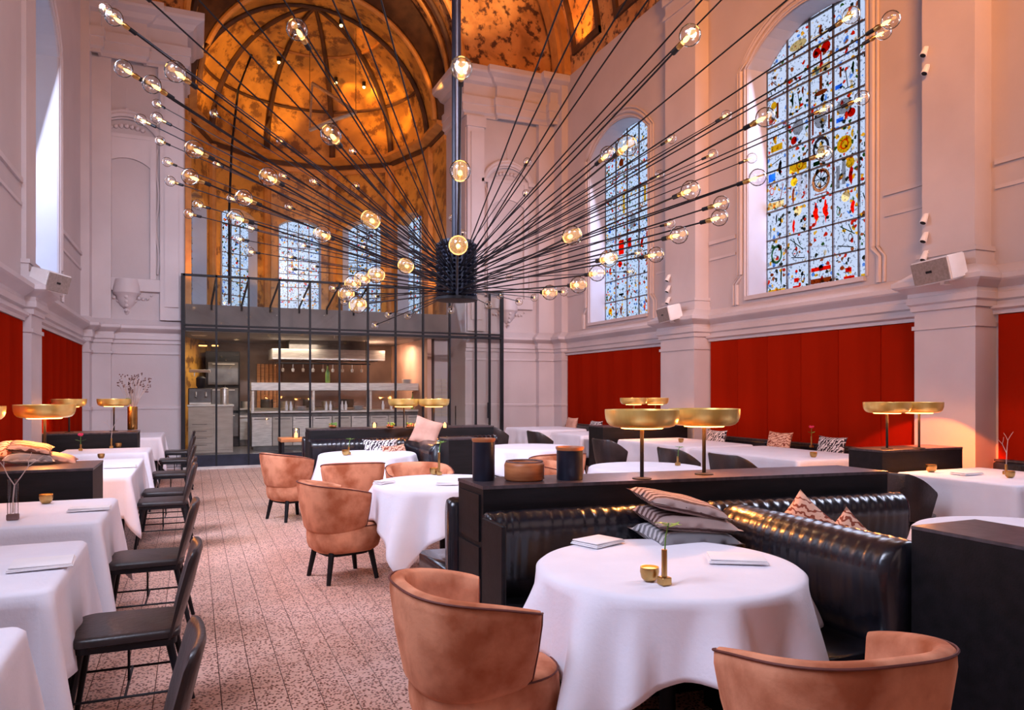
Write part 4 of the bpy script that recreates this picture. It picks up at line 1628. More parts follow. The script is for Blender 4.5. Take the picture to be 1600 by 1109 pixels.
def rect_table(name, label, cloth_label, x0, x1, y0, y1, group, cgroup, seed, z=.75, drop=.36):
    cx, cy = (x0 + x1) / 2, (y0 + y1) / 2
    hx, hy = (x1 - x0) / 2, (y1 - y0) / 2
    t = thing(name, label, 'table', (cx, cy, 0), 0, group)
    obj('tabletop', bx(-hx + .01, hx - .01, -hy + .01, hy - .01, z - .035, z - .008, .004), blackwood_m, t)
    lg = None
    for sx in (-1, 1):
        for sy in (-1, 1):
            m = bx(-.025, .025, -.025, .025, 0, z - .035)
            obj('leg', m, blackmetal_m, t, loc=(sx * (hx - .08), sy * (hy - .08), 0))
    out, nor, hang, fold = [], [], [], []
    rc = .05
    rnd = random.Random(seed)
    corners = [(hx, hy, 0), (-hx, hy, PI / 2), (-hx, -hy, PI), (hx, -hy, 3 * PI / 2)]
    for ci, (px_, py_, a0) in enumerate(corners):
        ccx, ccy = px_ - math.copysign(rc, px_), py_ - math.copysign(rc, py_)
        for k in range(11):
            a = a0 + (PI / 2) * k / 10
            out.append((ccx + rc * math.cos(a), ccy + rc * math.sin(a)))
            nor.append((math.cos(a), math.sin(a)))
            q = 1 - abs(k - 5) / 5.0
            hang.append(drop + drop * .50 * q)
            fold.append(.10 * q - .0)
        # straight side to the next corner
        nx = corners[(ci + 1) % 4]
        a = a0 + PI / 2
        p0 = out[-1]
        ncx, ncy = nx[0] - math.copysign(rc, nx[0]), nx[1] - math.copysign(rc, nx[1])
        p1 = (ncx + rc * math.cos(a), ncy + rc * math.sin(a))
        m = 26
        for k in range(1, m):
            f = k / m
            out.append((p0[0] + (p1[0] - p0[0]) * f, p0[1] + (p1[1] - p0[1]) * f))
            nor.append((math.cos(a), math.sin(a)))
            e = min(f, 1 - f)
            hang.append(drop * (1.0))
            fold.append(-.018 * math.exp(-((e - .10) / .05) ** 2) + .012 * math.sin(f * 9 + seed + ci) * (e * 2) + .010 * math.sin(f * 23 + seed))
    bm = NB()
    cloth_mesh(bm, out, nor, hang, z, .03, fold, 9, seed)
    c = obj('tablecloth', bm, cloth_m, None, smooth=True, loc=(cx, cy, 0), ang=80)
    solidify(c, .003)
    tag(c, cloth_label, 'tablecloth', cgroup)
    return t


def tub_chair(label, x, y, rot, group):
    """pink velvet tub chair, faces +X in its own frame"""
    t = thing('tub_chair', label, 'chair', (x, y, 0), rot, group)
    n = 44
    A = math.radians(118)
    rx, ry = .225, .238
    thick = .055
    prof = []      # (outward offset factor, height, thickness position)
    # rings around the arc: each ring a closed section loop
    rings = []
    for i in range(n + 1):
        a = PI - A + 2 * A * i / n          # centred on the back (-X)
        u = abs(a - PI) / A
        top = .79 - .085 * u ** 2.2
        bot = .372 + .03 * u ** 2
        zmid = (top + bot) / 2
        ca, sa = math.cos(a), math.sin(a)
        # superellipse plan
        k = 1.0 / ((abs(ca) ** 2.6 + abs(sa) ** 2.6) ** (1 / 2.6))
        sec = []
        for (dr, zz) in [(.000, bot), (.030, bot + .05), (.048, zmid), (.055, top - .05), (.050, top - .012), (.035, top),
                         (.012, top), (-.004, top - .012), (-.008, top - .06), (-.016, zmid), (-.035, bot + .05), (-.035, bot)]:
            taper = 1.0
            if u > .93:
                taper = 1 - .45 * ((u - .93) / .07) ** 2
            lean = .035 * (zz - bot) / (top - bot)
            dr2 = (dr - .012) * taper + .012 + lean
            sec.append((k * (rx + dr2) * ca, k * (ry + dr2) * sa, zz))
        rings.append(sec)
    bm = NB()
    ring_loft(bm, rings, True)
    sh = obj('back_shell', bm, velvet_m, t, smooth=True, ang=60)
    # piping along the rim and the arm fronts
    bm = NB()
    tube(bm, [(r[4][0] * 1.008, r[4][1] * 1.008, r[4][2] + .004) for r in rings], .0045, 5)
    for r in (rings[0], rings[-1]):
        tube(bm, [Vector(r[k]) for k in (4, 3, 2, 1, 0)], .0045, 5)
    obj('piping', bm, piping_m, t)
    # seat: fat rounded cushion with a lower body
    def sup(r, q, m=40, sx=1.0):
        pts = []
        for i in range(m):
            a = 2 * PI * i / m
            ca, sa = math.cos(a), math.sin(a)
            k = r / ((abs(ca) ** q + abs(sa) ** q) ** (1 / q))
            pts.append((k * ca * sx, k * sa))
        return pts
    bm = NB()
    rs = []
    for r, z in [(.19, .455), (.228, .450), (.248, .435), (.256, .405), (.258, .35), (.254, .30), (.243, .26), (.215, .232)]:
        rs.append([(p[0] + .03 + (.02 if p[0] > 0 else 0), p[1], z) for p in sup(r, 2.7, 44, 1.05)])
    ring_loft(bm, list(reversed(rs)))
    obj('seat', bm, velvet_m, t, smooth=True, ang=70)
    bm = NB()
    rs = [[(p[0] + .03 + (.02 if p[0] > 0 else 0), p[1], .437) for p in sup(.251, 2.7, 44, 1.05)]]
    tube(bm, rs[0] + [rs[0][0]], .004, 4)
    obj('seat_piping', bm, piping_m, t)
    bm = NB()
    rs = [[(p[0] + .03, p[1], z) for p in sup(.175, 4, 28, 1.05)] for z in (.205, .24)]
    ring_loft(bm, rs)
    obj('seat_frame', bm, blackwood_m, t)
    for sx in (-1, 1):
        for sy in (-1, 1):
            bm = NB()
            tube(bm, [(.03 + sx * .165, sy * .165, .24), (.03 + sx * .205, sy * .20, .0)], .025, 8, .018)
            obj('leg', bm, blackwood_m, t, smooth=True)
    return t


def dining_chair(label, x, y, rot, group):
    """black leather side chair, faces -X in its own frame (back on the +X side)"""
    t = thing('dining_chair', label, 'chair', (x, y, 0), rot, group)
    bm = NB()
    def rr(hx, hy, rc, m=6):
        pts = []
        for (sx, sy, a0) in ((1, 1, 0), (-1, 1, PI / 2), (-1, -1, PI), (1, -1, 3 * PI / 2)):
            for k in range(m + 1):
                a = a0 + PI / 2 * k / m
                pts.append((sx * (hx - rc) + rc * math.cos(a), sy * (hy - rc) + rc * math.sin(a)))
        return pts
    rs = []
    for (s, z) in [(.93, .425), (1.0, .432), (1.0, .452), (.98, .462), (.90, .468)]:
        rs.append([(p[0] * s, p[1] * s * (1 - .06 * (p[0] > 0)), z - .010 * (abs(p[0]) < .12)) for p in rr(.215, .215, .06)])
    ring_loft(bm, rs)
    obj('seat', bm, seatleather_m, t, smooth=True, ang=50)
    bm = NB()
    rs = [[(p[0], p[1], z) for p in rr(.20, .20, .05)] for z in (.40, .428)]
    ring_loft(bm, rs)
    obj('seat_frame', bm, blackmetal_m, t)
    # backrest: curved padded panel leaning outwards
    bm = NB()
    rings = []
    n = 14
    for i in range(n + 1):
        v = -1 + 2 * i / n
        yy = v * .205
        cur = .035 * v * v
        edge = 1 - .5 * max(0, (abs(v) - .85) / .15) ** 2
        topz = .80 - .03 * max(0, (abs(v) - .8) / .2) ** 2
        sec = []
        for (s, zz) in [(0, .425), (.010, .44), (.018, .60), (.016, topz - .02), (.008, topz), (-.008, topz), (-.016, topz - .02), (-.020, .60),
                        (-.012, .44), (-.004, .425)]:
            lean = .20 + .095 * (zz - .425) / .375 - cur * .8
            sec.append((lean + s * edge, yy * (1 - .05 * (zz - .425) / .375), zz))
        rings.append(sec)
    ring_loft(bm, rings)
    obj('backrest', bm, seatleather_m, t, smooth=True, ang=60)
    for sx, top, foot in ((-1, -.17, -.235), (1, .17, .26)):
        for sy in (-1, 1):
            bm = NB()
            tube(bm, [(top, sy * .16, .41), (foot, sy * .215, 0)], .017, 8, .012)
            obj('leg', bm, blackmetal_m, t, smooth=True)
    for sy in (-1, 1):
        bm = NB()
        tube(bm, [(-.205, sy * .19, .20), (.215, sy * .19, .20)], .006, 5)
        obj('stretcher', bm, blackmetal_m, t)
    bm = NB()
    tube(bm, [(.0, -.19, .20), (.0, .19, .20)], .006, 5)
    obj('cross_stretcher', bm, blackmetal_m, t)
    bm = NB()
    tube(bm, [(.0, 0, .405), (.0, 0, .20)], .006, 5)
    obj('centre_rod', bm, blackmetal_m, t)
    return t


def armchair(label, x, y, rot, group):
    """black shell chair with a wire rail, faces +X in its own frame"""
    t = thing('shell_chair', label, 'chair', (x, y, 0), rot, group)
    n = 26
    A = math.radians(98)
    rings = []
    for i in range(n + 1):
        a = PI - A + 2 * A * i / n
        u = abs(a - PI) / A
        top = .82 - .16 * max(0, (u - .45) / .55) ** 1.3
        bot = .44
        ca, sa = math.cos(a), math.sin(a)
        k = 1.0 / ((abs(ca) ** 3.2 + abs(sa) ** 3.2) ** (1 / 3.2))
        sec = []
        for (dr, zz) in [(0, bot), (.016, bot + .1), (.03, top - .02), (.022, top), (.006, top), (-.002, top - .02), (-.012, bot + .1),
                         (-.02, bot)]:
            ln = .03 * (zz - bot) / (top - bot)
            sec.append((k * (.23 + dr + ln) * ca, k * (.24 + dr + ln) * sa, zz))
        rings.append(sec)
    bm = NB()
    ring_loft(bm, rings)
    obj('back_shell', bm, seatleather_m, t, smooth=True, ang=60)
    bm = NB()
    lathe(bm, [(.20, .41), (.245, .42), (.25, .45), (.22, .465)], 28)
    obj('seat', bm, seatleather_m, t, smooth=True)
    for sx in (-1, 1):
        for sy in (-1, 1):
            bm = NB()
            tube(bm, [(sx * .14, sy * .14, .42), (sx * .23, sy * .22, 0)], .014, 6, .010)
            obj('leg', bm, blackmetal_m, t, smooth=True)
    return t


# leather bench cushions
def leather_loft(p0, p1, th, z0, zt, seed=0, both=False):
    """upright back cushion along p0->p1, front face on the right-hand side of that direction"""
    p0, p1 = Vector(p0), Vector(p1)
    d = (p1 - p0)
    L_ = d.length
    d.normalize()
    nrm = Vector((d.y, -d.x))            # towards the front
    n = max(8, int(L_ / .018))
    if both:
        sg = 1 if th > 0 else -1
        prof = [(-.02 * sg, z0), (0.0, z0 + .12), (.014 * sg, zt - .20), (.016 * sg, zt - .13), (.002 * sg, zt - .07), (-.035 * sg, zt - .022), (-.075 * sg, zt - .002), (-th / 2, zt + .006), (-th + .075 * sg, zt - .002),
                (-th + .035 * sg, zt - .022), (-th - .002 * sg, zt - .07), (-th - .016 * sg, zt - .13), (-th - .014 * sg, zt - .20), (-th, z0 + .12), (-th + .02 * sg, z0)]
    else:
        prof = [(-.02, z0), (0.0, z0 + .12), (.015, zt - .16), (.018, zt - .09), (.006, zt - .04), (-.02, zt - .012), (-.045, zt), (-th / 2, zt + .006), (-th + .02, zt - .01),
                (-th, zt - .04), (-th, z0)]
    rings = []
    for i in range(n + 1):
        s = L_ * i / n
        w = .5 + .5 * noise.noise(Vector((s * 6.0, seed, 0)))
        ph = s * 2 * PI / .062 + 2.0 * noise.noise(Vector((s * 3, 5 + seed, 1)))
        wr = math.sin(ph) * w
        en = 1.0
        e = min(i, n - i)
        if e < 3:
            en = 1 - .25 * (1 - e / 3.0) ** 2
        sec = []
        for o, z in prof:
            k = math.exp(-((z - (zt - .05)) / .07) ** 2)
            k2 = .35 if z < zt - .1 and z > z0 + .02 else 0
            front = (o > -th / 2) if th > 0 else (o < -th / 2)
            off = (wr * .011 * (k + k2)) * (1 if front or both else 0)
            if not front and both:
                off = -off
            zz = z + (wr * .0065 if z > zt - .04 else 0)
            q = p0 + d * s + nrm * ((o + th / 2) * en - th / 2 + off)
            zz = z0 + (zz - z0) * (1 - .02 * (1 - en) / .25)
            sec.append((q.x, q.y, zz))
        rings.append(sec)
    bm = NB()
    ring_loft(bm, rings, True)
    return bm


def seat_slab(poly, z0, z1):
    bm = NB()
    n = len(poly)
    cx = sum(p[0] for p in poly) / n
    cy = sum(p[1] for p in poly) / n

    def sc(s):
        return [(cx + (p[0] - cx) * s, cy + (p[1] - cy) * s) for p in poly]
    rings = []
    for s, z in ((.99, z0), (1, z0 + .02), (1, z1 - .03), (.985, z1 - .006), (.95, z1)):
        rings.append([(p[0], p[1], z) for p in sc(s)])
    ring_loft(bm, rings)
    return bm


def island(tag_, ysh, skew, labels):
    """ledge with leather benches on both sides and a short leather divider ending at a dark block"""
    k = 1.0 if skew else 0.0

    def Y(x, y):          # follow the slight skew of the near island
        return y - k * .118 * (x - 1.4) + ysh
    # ledge
    led = thing('ledge_unit', labels[0], 'partition', (1.4, 3.65 + ysh, 0))
    xl, xr = 1.40, 4.0

    def loc(x, y):
        return (x - 1.4, Y(x, y) - 3.65 - ysh)
    bm = NB()
    prism(bm, [loc(xl, 3.65), loc(xr, 3.65), loc(xr, 4.05), loc(xl, 4.05)], .982, 1.0)
    obj('ledge_top', bm, ledge_m, led)
    bm = NB()
    prism(bm, [loc(xl + .003, 3.653), loc(xr - .003, 3.653), loc(xr - .003, 4.047), loc(xl + .003, 4.047)], 0, .982)
    obj('carcass', bm, blackwood_m, led)
    bm = NB()
    prism(bm, [loc(xl - .008, 3.69), loc(xl + .003, 3.69), loc(xl + .003, 4.01), loc(xl - .008, 4.01)], .70, .95)
    obj('end_panel', bm, blackwood_m, led)
    bm = NB()
    prism(bm, [loc(xl - .008, 3.69), loc(xl + .003, 3.69), loc(xl + .003, 4.01), loc(xl - .008, 4.01)], .08, .67)
    obj('end_panel', bm, blackwood_m, led)
    # front bench (camera side)
    def P(x, y):
        return (x, Y(x, y))
    ben = thing('leather_banquette', labels[1], 'banquette', (0, 0, 0))
    obj('backrest', leather_loft(P(1.37, 3.49), P(4.0, 3.49), .14, .40, .875, ysh), leather_m, ben, smooth=True, ang=75)
    obj('divider_backrest', leather_loft((2.80, Y(2.8, 3.40)), (2.83, 2.17 + ysh), .25, .40, .875, 3 + ysh, True) if False else
        leather_loft((2.60, 2.17 + ysh), (2.63, Y(2.7, 3.46)), -.25, .40, .875, 3 + ysh, True), leather_m, ben, smooth=True, ang=75)
    obj('seat', seat_slab([P(1.37, 3.12), P(2.62, 3.12), P(2.62, 3.47), P(1.37, 3.47)], .30, .455), leather_m, ben, smooth=True, ang=50)
    obj('seat', seat_slab([(2.20, 2.17 + ysh), (2.60, 2.17 + ysh), (2.60, Y(2.6, 3.11)), (2.20, Y(2.2, 3.11))], .30, .455), leather_m, ben, smooth=True, ang=50)
    obj('seat', seat_slab([P(2.86, 3.12), P(3.98, 3.12), P(3.98, 3.47), P(2.86, 3.47)], .30, .455), leather_m, ben, smooth=True, ang=50)
    obj('seat', seat_slab([(2.88, 2.17 + ysh), (3.26, 2.17 + ysh), (3.26, Y(3.26, 3.11)), (2.88, Y(2.88, 3.11))], .30, .455), leather_m, ben, smooth=True, ang=50)
    for nm, q in (('base', [P(1.40, 3.16), P(3.95, 3.16), P(3.95, 3.46), P(1.40, 3.46)]),
                  ('base', [(2.25, 2.19 + ysh), (3.2, 2.19 + ysh), (3.2, Y(3.2, 3.01)), (2.25, Y(2.25, 3.01))])):
        bm = NB()
        prism(bm, q, 0, .30)
        obj(nm, bm, blackwood_m, ben)
    obj('end_cheek', bx(1.345, 1.37, Y(1.36, 3.0) + .25, Y(1.36, 3.52), .06, .86, .006), blackwood_m, ben)
    # rear bench
    ben2 = thing('leather_banquette', labels[2], 'banquette', (0, 0, 0))
    obj('backrest', leather_loft(P(4.0, 4.20), P(1.37, 4.20), .14, .40, .875, 9 + ysh), leather_m, ben2, smooth=True, ang=75)
    obj('seat', seat_slab([P(1.37, 4.22), P(3.98, 4.22), P(3.98, 4.74), P(1.37, 4.74)], .30, .455), leather_m, ben2, smooth=True, ang=50)
    bm = NB()
    prism(bm, [P(1.40, 4.22), P(3.95, 4.22), P(3.95, 4.70), P(1.40, 4.70)], 0, .30)
    obj('base', bm, blackwood_m, ben2)
    # block at the end of the divider
    if labels[3]:
        bl = thing('end_block', labels[3], 'partition', (2.70, 2.15 + ysh, 0))
        y0 = -1.0 if ysh == 0 else -.34
        obj('top', bx(-.0, .39, y0, 0, .935, .95, .002), ledge_m, bl)
        obj('body', bx(.002, .388, y0 + .002, -.002, 0, .935), blackwood_m, bl)
    return led


island('near', 0.0, True, ['dark wooden ledge unit carrying the two big gold lamps, copper bowl and black canisters',
                           'black leather banquette around the nearest round table', 'black leather bench on the far side of the nearest dark ledge',
                           'near black wooden block at the right edge of the picture'])
island('far', 6.33, False, ['dark wooden ledge unit in front of the glass kitchen screen', 'far black leather banquette beyond the pink tub chairs',
                            'black leather bench facing the kitchen behind the far ledge', 'dark block ending the far leather divider'])

# ------------------------------------------------------------ round tables
TG, CG = 'round tables of the centre row', 'white cloths on the round tables'
round_table('round_table', 'nearest round table between the two closest tub chairs', 'white cloth on the nearest round table with two napkins',
            1.88, 2.68, .56, .82, math.radians(-19), TG, CG, 1.0)
round_table('round_table', 'round table in the right hand booth behind the near divider', 'white cloth just showing behind the near leather divider',
            4.05, 2.50, .56, .82, math.radians(5), TG, CG, 2.1)
round_table('round_table', 'round table beyond the near ledge on its left', 'white cloth with deep folds left of the dark ledge end',
            1.90, 5.85, .57, .84, math.radians(0), TG, CG, 3.7)
round_table('round_table', 'round table directly behind the big gold lamp stems', 'white cloth seen low behind the big gold lamp stems',
            4.1, 6.2, .56, .82, math.radians(10), TG, CG, 4.4)
round_table('round_table', 'farthest round table on the left of the centre row', 'white cloth on the round table farthest from the camera at left',
            1.92, 8.85, .57, .82, math.radians(30), TG, CG, 5.2)
round_table('round_table', 'farthest round table on the right of the centre row', 'white cloth of the round table behind the black canister and copper bowl',
            4.18, 9.1, .60, .86, math.radians(8), TG, CG, 6.0)

# ------------------------------------------------------------ wall tables
LG, LC = 'tables along the left wall', 'white cloths on the left wall tables'
lt = [(-1.50, -.49, 1.80, 2.80, 'nearest table in the bottom left corner', 'white cloth at the very bottom left corner'),
      (-1.50, -.49, 3.24, 4.28, 'second table from the camera on the left', 'white cloth holding the cream napkin on the left'),
      (-1.50, -.49, 4.84, 5.90, 'third table from the camera on the left, before the near wall ledge', 'white cloth under the glass vase with the forked twig'),
      (-1.50, -.51, 7.38, 9.25, 'long fourth table on the left, behind the near wall ledge', 'long white cloth beside the end of the near left ledge'),
      (-1.50, -.51, 10.1, 11.0, 'fifth table on the left, before the far wall ledge', 'white cloth in front of the far left ledge'),
      (-1.50, -.48, 13.3, 15.0, 'last table on the left, close to the glass screen', 'white cloth in the far left corner by the kitchen')]
for i, (a, b, c, d, l1, l2) in enumerate(lt):
    rect_table('dining_table', l1, l2, a, b, c, d, LG, LC, i * 1.3, drop=.40 if i < 3 else .36)
RG, RC = 'tables along the right wall', 'white cloths on the right wall tables'
rt = [(5.95, 7.10, 3.80, 4.90, 'nearest right wall table, at the right edge', 'white cloth of the nearest right wall table'),
      (5.95, 7.20, 6.10, 8.00, 'right wall table below the wide red panel', 'white cloth below the wide red panel'),
      (6.05, 7.20, 8.20, 9.95, 'right wall table just left of the stem of the right big lamp', 'white cloth left of the stem of the right big lamp'),
      (6.0, 7.15, 11.0, 12.2, 'right wall table beyond the far right ledge', 'white cloth beyond the far right ledge'),
      (5.95, 7.15, 12.9, 14.2, 'last right wall table in the far right corner', 'white cloth in the far right corner')]
for i, (a, b, c, d, l1, l2) in enumerate(rt):
    rect_table('dining_table', l1, l2, a, b, c, d, RG, RC, 20 + i * 1.7)

# wall benches
for (X, sg, ya, yb, lab) in ((WL, 1, 1.2, 6.0, 'black leather wall bench along the near left wall'),
                             (WL, 1, 7.0, 11.1, 'black leather wall bench along the middle of the left wall'),
                             (WL, 1, 11.8, 15.2, 'black leather wall bench in the far left corner'),
                             (W, -1, 2.2, 5.2, 'black leather wall bench at the right edge by the nearest wall table'),
                             (W, -1, 6.1, 9.8, 'black leather wall bench below the wide red panel'),
                             (W, -1, 11.1, 15.0, 'black leather wall bench in the far right corner')):
    t = thing('leather_bench', lab, 'bench', (X, ya, 0))
    L_ = yb - ya

    def bb(x0, x1, *r):
        return bx(min(x0 * sg, x1 * sg), max(x0 * sg, x1 * sg), *r)
    w0 = .0 if sg > 0 else .0
    dep = .46 if sg > 0 else .62
    obj('base', bb(.06, dep - .04, 0, L_, 0, .30), blackwood_m, t)
    n = max(2, int(L_ / 1.1))
    for k in range(n):
        obj('seat', bb(.12, dep, k * L_ / n + .004, (k + 1) * L_ / n - .004, .30, .45, .02, 2), leather_m, t)
        obj('backrest', bb(.05, .16, k * L_ / n + .004, (k + 1) * L_ / n - .004, .40, .76, .025, 2), leather_m, t)
    obj('back_cap', bb(.05, .13, 0, L_, .76, .785, .004), ledge_m, t)

# wall ledge units with lamps
def wall_ledge(label, x0, x1, y0, y1, z):
    t = thing('ledge_cabinet', label, 'partition', (x0, y0, 0))
    obj('ledge_top', bx(0, x1 - x0, 0, y1 - y0, z - .02, z, .002), ledge_m, t)
    obj('body', bx(.003, x1 - x0 - .003, .003, y1 - y0 - .003, 0, z - .02), blackwood_m, t)
    return t


wall_ledge('dark wooden ledge on the left nearest the camera, with a gold lamp', WL + .01, -.66, 6.08, 6.74, .95)
wall_ledge('dark wooden ledge farther back on the left, with two gold lamps', WL + .01, -.69, 11.2, 11.75, .95)
wall_ledge('dark wooden ledge on the right in front of the glowing pilaster', 5.87, 6.97, 4.97, 5.36, .95)
wall_ledge('dark wooden ledge far back on the right, behind the near gold lamps', 5.85, 7.45, 10.05, 10.5, .95)

# ------------------------------------------------------------ chairs
DG = 'black dining chairs along the left tables'
dc = [(-.27, 2.36, 'black leather dining chair cut off by the bottom edge of the picture'),
      (-.265, 3.74, 'black leather dining chair closest to the camera that shows its whole seat'),
      (-.265, 5.22, 'black leather dining chair at the third left table'),
      (-.265, 7.85, 'black leather dining chair at the near half of the long left table'),
      (-.265, 8.60, 'black leather dining chair at the far half of the long left table'),
      (-.265, 10.45, 'black leather dining chair at the fifth left table'),
      (-.265, 12.5, 'black leather dining chair standing beyond the far left ledge'),
      (-.265, 14.2, 'black leather dining chair nearest the glass screen')]
d0 = dining_chair(dc[0][2], dc[0][0], dc[0][1], 0, DG)
for x, y, l in dc[1:]:
    dup(d0, l, (x, y, 0), random.uniform(-.03, .03))
UG = 'pink velvet tub chairs'
tc_ = [(1.0, 2.70, .05, 'pink velvet tub chair left of the nearest round table'),
       (1.76, 1.69, PI / 2 - .14, 'pink velvet tub chair with its back to us at the bottom edge, lower right'),
       (1.08, 6.05, .24, 'pink velvet tub chair standing whole in the aisle, left of the cloth with deep folds'),
       (1.04, 9.05, .45, 'pink velvet tub chair farthest left, small in the aisle'),
       (1.52, 7.72, PI / 2 - .1, 'pink velvet tub chair with its back to us, between the second and third round tables'),
       (2.02, 6.98, -PI / 2 - .1, 'pink velvet tub chair facing us over the table with deep folds'),
       (3.95, 7.85, PI / 2, 'pink velvet tub chair right of the shorter black canister, farther one'),
       (3.45, 6.75, -.6, 'pink velvet tub chair right of the shorter black canister, nearer one')]
u0 = tub_chair(tc_[0][3], tc_[0][0], tc_[0][1], tc_[0][2], UG)
for x, y, r, l in tc_[1:]:
    dup(u0, l, (x, y, 0), r)
AG = 'black shell chairs along the right tables'
ac = [(5.62, 4.55, 'black shell chair at the nearest right wall table'),
      (5.50, 6.50, 'right one of two black shell chairs below the wide red panel'),
      (5.45, 7.42, 'left one of two black shell chairs below the wide red panel, behind the green sprig'),
      (5.55, 9.2, 'black shell chair between the stems of the two big gold lamps'),
      (5.55, 11.5, 'black shell chair beyond the far right ledge'),
      (5.50, 13.3, 'black shell chair in the far right corner')]
a0_ = armchair(ac[0][2], ac[0][0], ac[0][1], 0, AG)
for x, y, l in ac[1:]:
    dup(a0_, l, (x, y, 0), random.uniform(-.08, .08))

# ------------------------------------------------------------ gold table lamps
def gold_lamp(label, x, y, z, group):
    H = 1.395 - z
    t = thing('gold_lamp', label, 'lamp', (x, y, z), 0, group)
    R = .21
    bm = NB()
    lathe(bm, [(.03, H - .100), (R * .76, H - .099), (R * .86, H - .092), (R * .94, H - .075), (R * .985, H - .05), (R, H - .02), (R, H), (R * .97, H), (R * .955, H - .012),
               (.03, H - .016)], 48)
    obj('shade', bm, gold_m, t, smooth=True, ang=50)
    bm = NB()
    lathe(bm, [(R * .55, H - .108), (R * .58, H - .101)], 28)
    obj('diffuser', bm, lampglow_m, t)
    bm = NB()
    lathe(bm, [(.011, .008), (.011, H - .095)], 12)
    obj('stem', bm, blackmetal_m, t, smooth=True)
    bm = NB()
    lathe(bm, [(.055, 0), (.055, .006), (.012, .012)], 24)
    obj('base', bm, blackmetal_m, t, smooth=True)
    return t


GG = 'gold dish lamps on the ledges'
lamps = [(at_z(1003, 748, 1.0), 1.0, 'left one of the two big gold dish lamps on the near ledge'),
         (at_z(1100, 741, 1.0), 1.0, 'right one of the two big gold dish lamps on the near ledge'),
         (at_z(70, 722, .95), .95, 'gold dish lamp on the near left wall ledge'),
         (at_d(108, 640, 9.9), .95, 'left gold dish lamp on the far left wall ledge'),
         (at_d(178, 640, 10.2), .95, 'right gold dish lamp on the far left wall ledge, before the dry flowers'),
         (at_z(1386, 701.5, .95), .95, 'left gold dish lamp before the orange-lit pilaster'),
         (at_z(1436, 700.5, .95), .95, 'right gold dish lamp before the orange-lit pilaster'),
         (at_d(990, 640, 11.5), .95, 'left small gold dish lamp far back, above the big ones'),
         (at_d(1024, 640, 11.7), .95, 'right small gold dish lamp far back, above the big ones'),
         (at_d(631, 640, 10.0), 1.0, 'left gold dish lamp before the kitchen screen'),
         (at_d(678, 640, 10.0), 1.0, 'right gold dish lamp before the kitchen screen'),
         (at_d(-47, 640, 5.15), .95, 'gold dish lamp cut off by the left edge of the picture')]
for i, (p, z, l) in enumerate(lamps):
    gold_lamp(l, p.x, p.y, z, GG)
    point('lamp_light', (p.x, p.y, 1.395 - .115), (1.0, .34, .08), 40 if i in (5, 6) else (34 if i < 2 else (55 if i == 2 else 16)), .035)

spot('pilaster_glow_spot', (lamps[6][0].x + .1, lamps[6][0].y, 1.27), (7.57, 5.75, .42), (1.0, .15, .02), 300, 62, .12)  # extra spot added at the lamp to make the orange glow on the pilaster

# ------------------------------------------------------------ chandelier
CC = at_d(713, 0, 8.3)
chx, chy = CC.x, CC.y
ZL, ZH = EYE + (HY - 468) * 8.3 / F, EYE + (HY - 377) * 8.3 / F
ch = thing('chandelier', 'giant starburst chandelier of black rods ending in clear glass bulbs', 'chandelier', (chx, chy, ZL))
HZ = ZH - ZL
bm = NB()
lathe(bm, [(.105, HZ), (.105, ZV + VR - ZL - .1)], 16)
obj('pole', bm, bluemetal_m, ch, smooth=True) if False else None
bm.free() if False else None
bm = NB()
lathe(bm, [(.052, HZ), (.052, ZV + VR - ZL - .06)], 16)
obj('pole', bm, bluemetal_m, ch, smooth=True)
bm = NB()
lathe(bm, [(.20, ZV + VR - ZL - .12), (.20, ZV + VR - ZL - .03)], 20)
obj('ceiling_rose', bm, blackmetal_m, ch, smooth=True)
bm = NB()
lathe(bm, [(.19, 0), (.19, HZ)], 24)
obj('hub_core', bm, bluemetal_m, ch, smooth=True)
bm = NB()
lathe(bm, [(.215, -.015), (.238, -.01), (.238, .02), (.215, .025)], 32)
obj('hub_rim', bm, blackmetal_m, ch, smooth=True)
for k in range(22):
    a = 2 * PI * k / 22
    bm = NB()
    ca, sa = math.cos(a), math.sin(a)
    for j in range(13):
        z = .03 + j * (HZ - .05) / 13
        m = Matrix.Translation((ca * .205, sa * .205, z + .012)) @ Matrix.Rotation(a, 4, 'Z') @ Matrix.Rotation(-.5, 4, 'Y')
        bmesh.ops.create_cube(bm, size=1, matrix=m @ Matrix.Diagonal((.055, .026, .022, 1)))
    obj('hub_fin', bm, bluemetal_m, ch)
BULBS = """165,15,20 178,27,24 193,107,24 237,132,25 274,112,34 245,162,12 245,184,20 220,187,20 250,220,14 261,253,14 266,283,18
303,233,25 297,276,21 334,177,12 339,256,12 464,46,34 721,106,37 719,267,33 517,210,32 438,220,13 419,276,25 442,274,14 381,309,22
361,310,14 551,236,12 490,283,16 556,290,13 451,323,14 309,320,19 295,334,18 368,340,20 579,343,30 1078,55,40 980,228,34 950,241,20
1049,217,18 1031,273,18 1079,297,30 824,253,14 822,302,12 1330,24,32 1392,31,34 1381,50,22 1196,183,32 1175,247,18 1184,277,24
1291,169,22 1347,153,22 1288,240,22 1127,318,20 1124,340,23 1048,349,18 1061,367,25 894,368,29 1025,398,20 999,395,16 951,404,24
933,427,20 904,445,22 881,456,16 859,457,18 985,424,14 1114,241,17 1135,180,16 391,356,15 372,373,18 390,393,18 503,366,22
472,383,17 452,401,15 453,420,15 491,416,12 569,386,12 520,450,16 551,443,20 566,435,20 541,459,20 559,476,20 634,415,20
588,429,22 716,383,28 705,484,17 763,476,15 607,491,15 587,463,15 781,461,12 811,471,13 835,465,13 723,364,6 707,340,12 637,493,10
586,508,8 796,433,12 538,471,16"""
